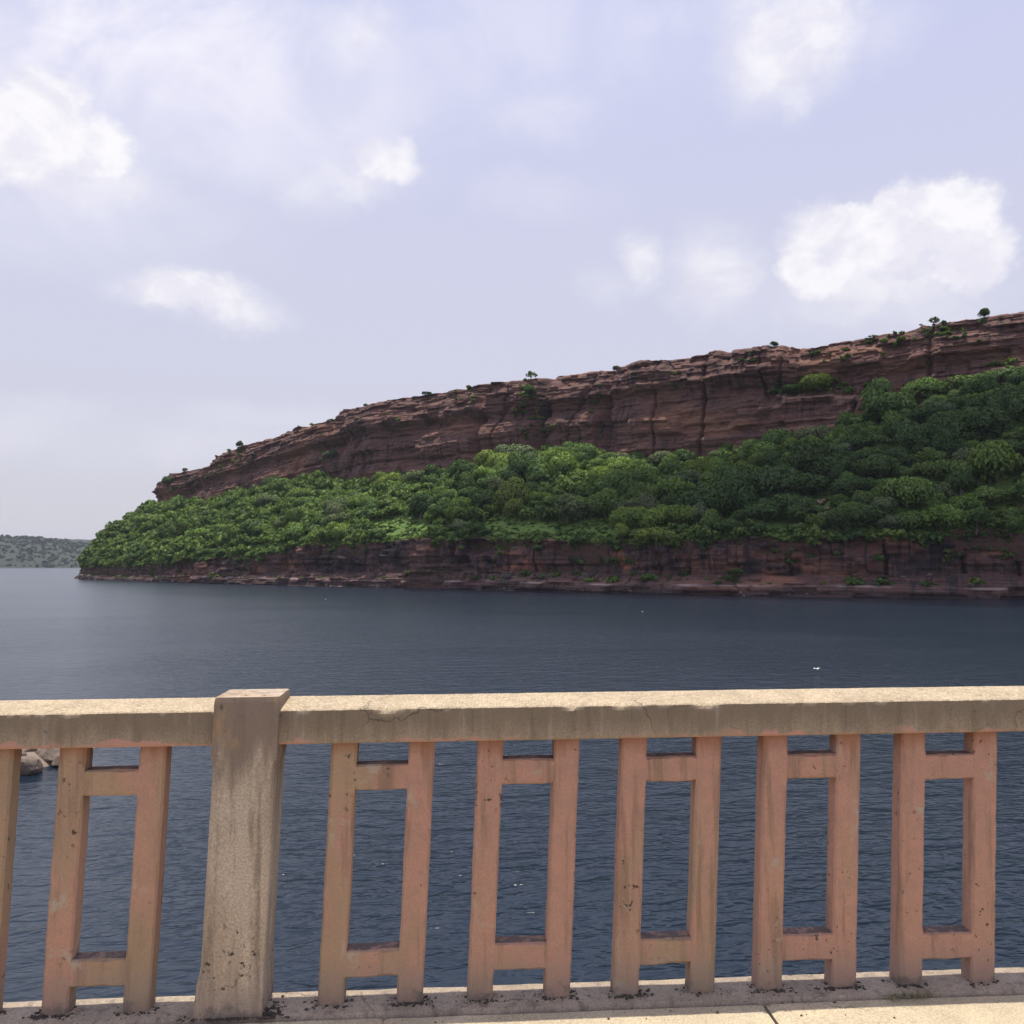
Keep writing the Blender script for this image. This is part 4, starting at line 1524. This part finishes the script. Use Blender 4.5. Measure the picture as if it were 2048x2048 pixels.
# tuft of grass in the joint
M_grass, t, b = mat('dry_grass')
pos = t.node('ShaderNodeNewGeometry').outputs['Position']
t.put(b.inputs['Base Color'], t.mix(t.noise(pos, 40, 2), (.12, .17, .05, 1), (.34, .31, .15, 1)))
b.inputs['Roughness'].default_value = .8
V_, F_ = [], []
for k in range(70):
    bx, by = rng.normal(1.475, .045), -.052 + rng.normal() * .006
    a = rng.normal(-1.2, .9)
    L_ = .03 + .07 * rng.random()
    up = .25 + .9 * rng.random()
    w2 = .0016
    n0 = len(V_)
    for q in range(4):
        s = q / 3
        x = bx + math.cos(a) * L_ * s * (1.1 - up * .4)
        y = by + math.sin(a) * L_ * s * (1.1 - up * .4)
        z = -.010 + L_ * up * (s - .55 * s * s)
        ww = w2 * (1 - s * .85)
        V_ += [(x - math.sin(a) * ww, y + math.cos(a) * ww, z), (x + math.sin(a) * ww, y - math.cos(a) * ww, z + .0004)]
    for q in range(3):
        F_.append((n0 + 2 * q, n0 + 2 * q + 1, n0 + 2 * q + 3, n0 + 2 * q + 2))
gt = mesh_obj('grass_tuft', shear(V_), F_, M_grass)
gt.location = root_loc
gt.rotation_euler = (0, 0, YAW)
tag(gt, 'tuft of thin green and dry grass growing from the plinth joint at right', 'grass tuft')

# ------------------------------------------------------------------ haze
M_haze = bpy.data.materials.new('haze')
M_haze.use_nodes = True
t = NT(M_haze.node_tree)
t.n.clear()
o_ = t.node('ShaderNodeOutputMaterial')
pv = t.node('ShaderNodeVolumePrincipled')
pv.inputs['Color'].default_value = (.78, .84, 1.0, 1)
pv.inputs['Density'].default_value = .00005
t.l.new(pv.outputs[0], o_.inputs['Volume'])
hb = box('haze', (-9500, -9500, -20), (9500, 9500, 185), M_haze, None)
tag(hb, kind='stuff')
# cumulus drifting over the gorge: its shade lies on the right part of the wooded slope
M_cloud = bpy.data.materials.new('cloud_vapour')
M_cloud.use_nodes = True
t = NT(M_cloud.node_tree)
t.n.clear()
o_ = t.node('ShaderNodeOutputMaterial')
pv = t.node('ShaderNodeVolumePrincipled')
pv.inputs['Color'].default_value = (.97, .97, .98, 1)
pv.inputs['Density'].default_value = .025
t.l.new(pv.outputs[0], o_.inputs['Volume'])
bm = bmesh.new()
for cx, cy, cz_, rr in ((-110, -5, 0, 40), (-70, -20, 0, 42), (-30, 8, 10, 55), (25, -8, 14, 60), (72, 10, 4, 48), (110, -14, -4, 36), (10, 30, 24, 46), (48, 22, 30, 40), (140, 10, 2, 40), (180, -30, 6, 46), (-20, -38, -4, 36), (60, -48, 0, 40)):
    bmesh.ops.create_icosphere(bm, subdivisions=3, radius=rr, matrix=Matrix.Translation((cx, cy, cz_)))
me = bpy.data.meshes.new('cloud')
bm.to_mesh(me)
bm.free()
me.materials.append(M_cloud)
cloud = bpy.data.objects.new('cloud', me)
COL.objects.link(cloud)
rm = cloud.modifiers.new('merge', 'REMESH')
rm.mode = 'VOXEL'
rm.voxel_size = 9
cc = Vector((95, 318, 40)) + sv * 640
cloud.location = cc
cloud.rotation_euler = (0, 0, -.45)
tag(cloud, kind='stuff')
print('tris', sum(len(o.data.polygons) * 2 for o in scene.objects if o.type == 'MESH'))
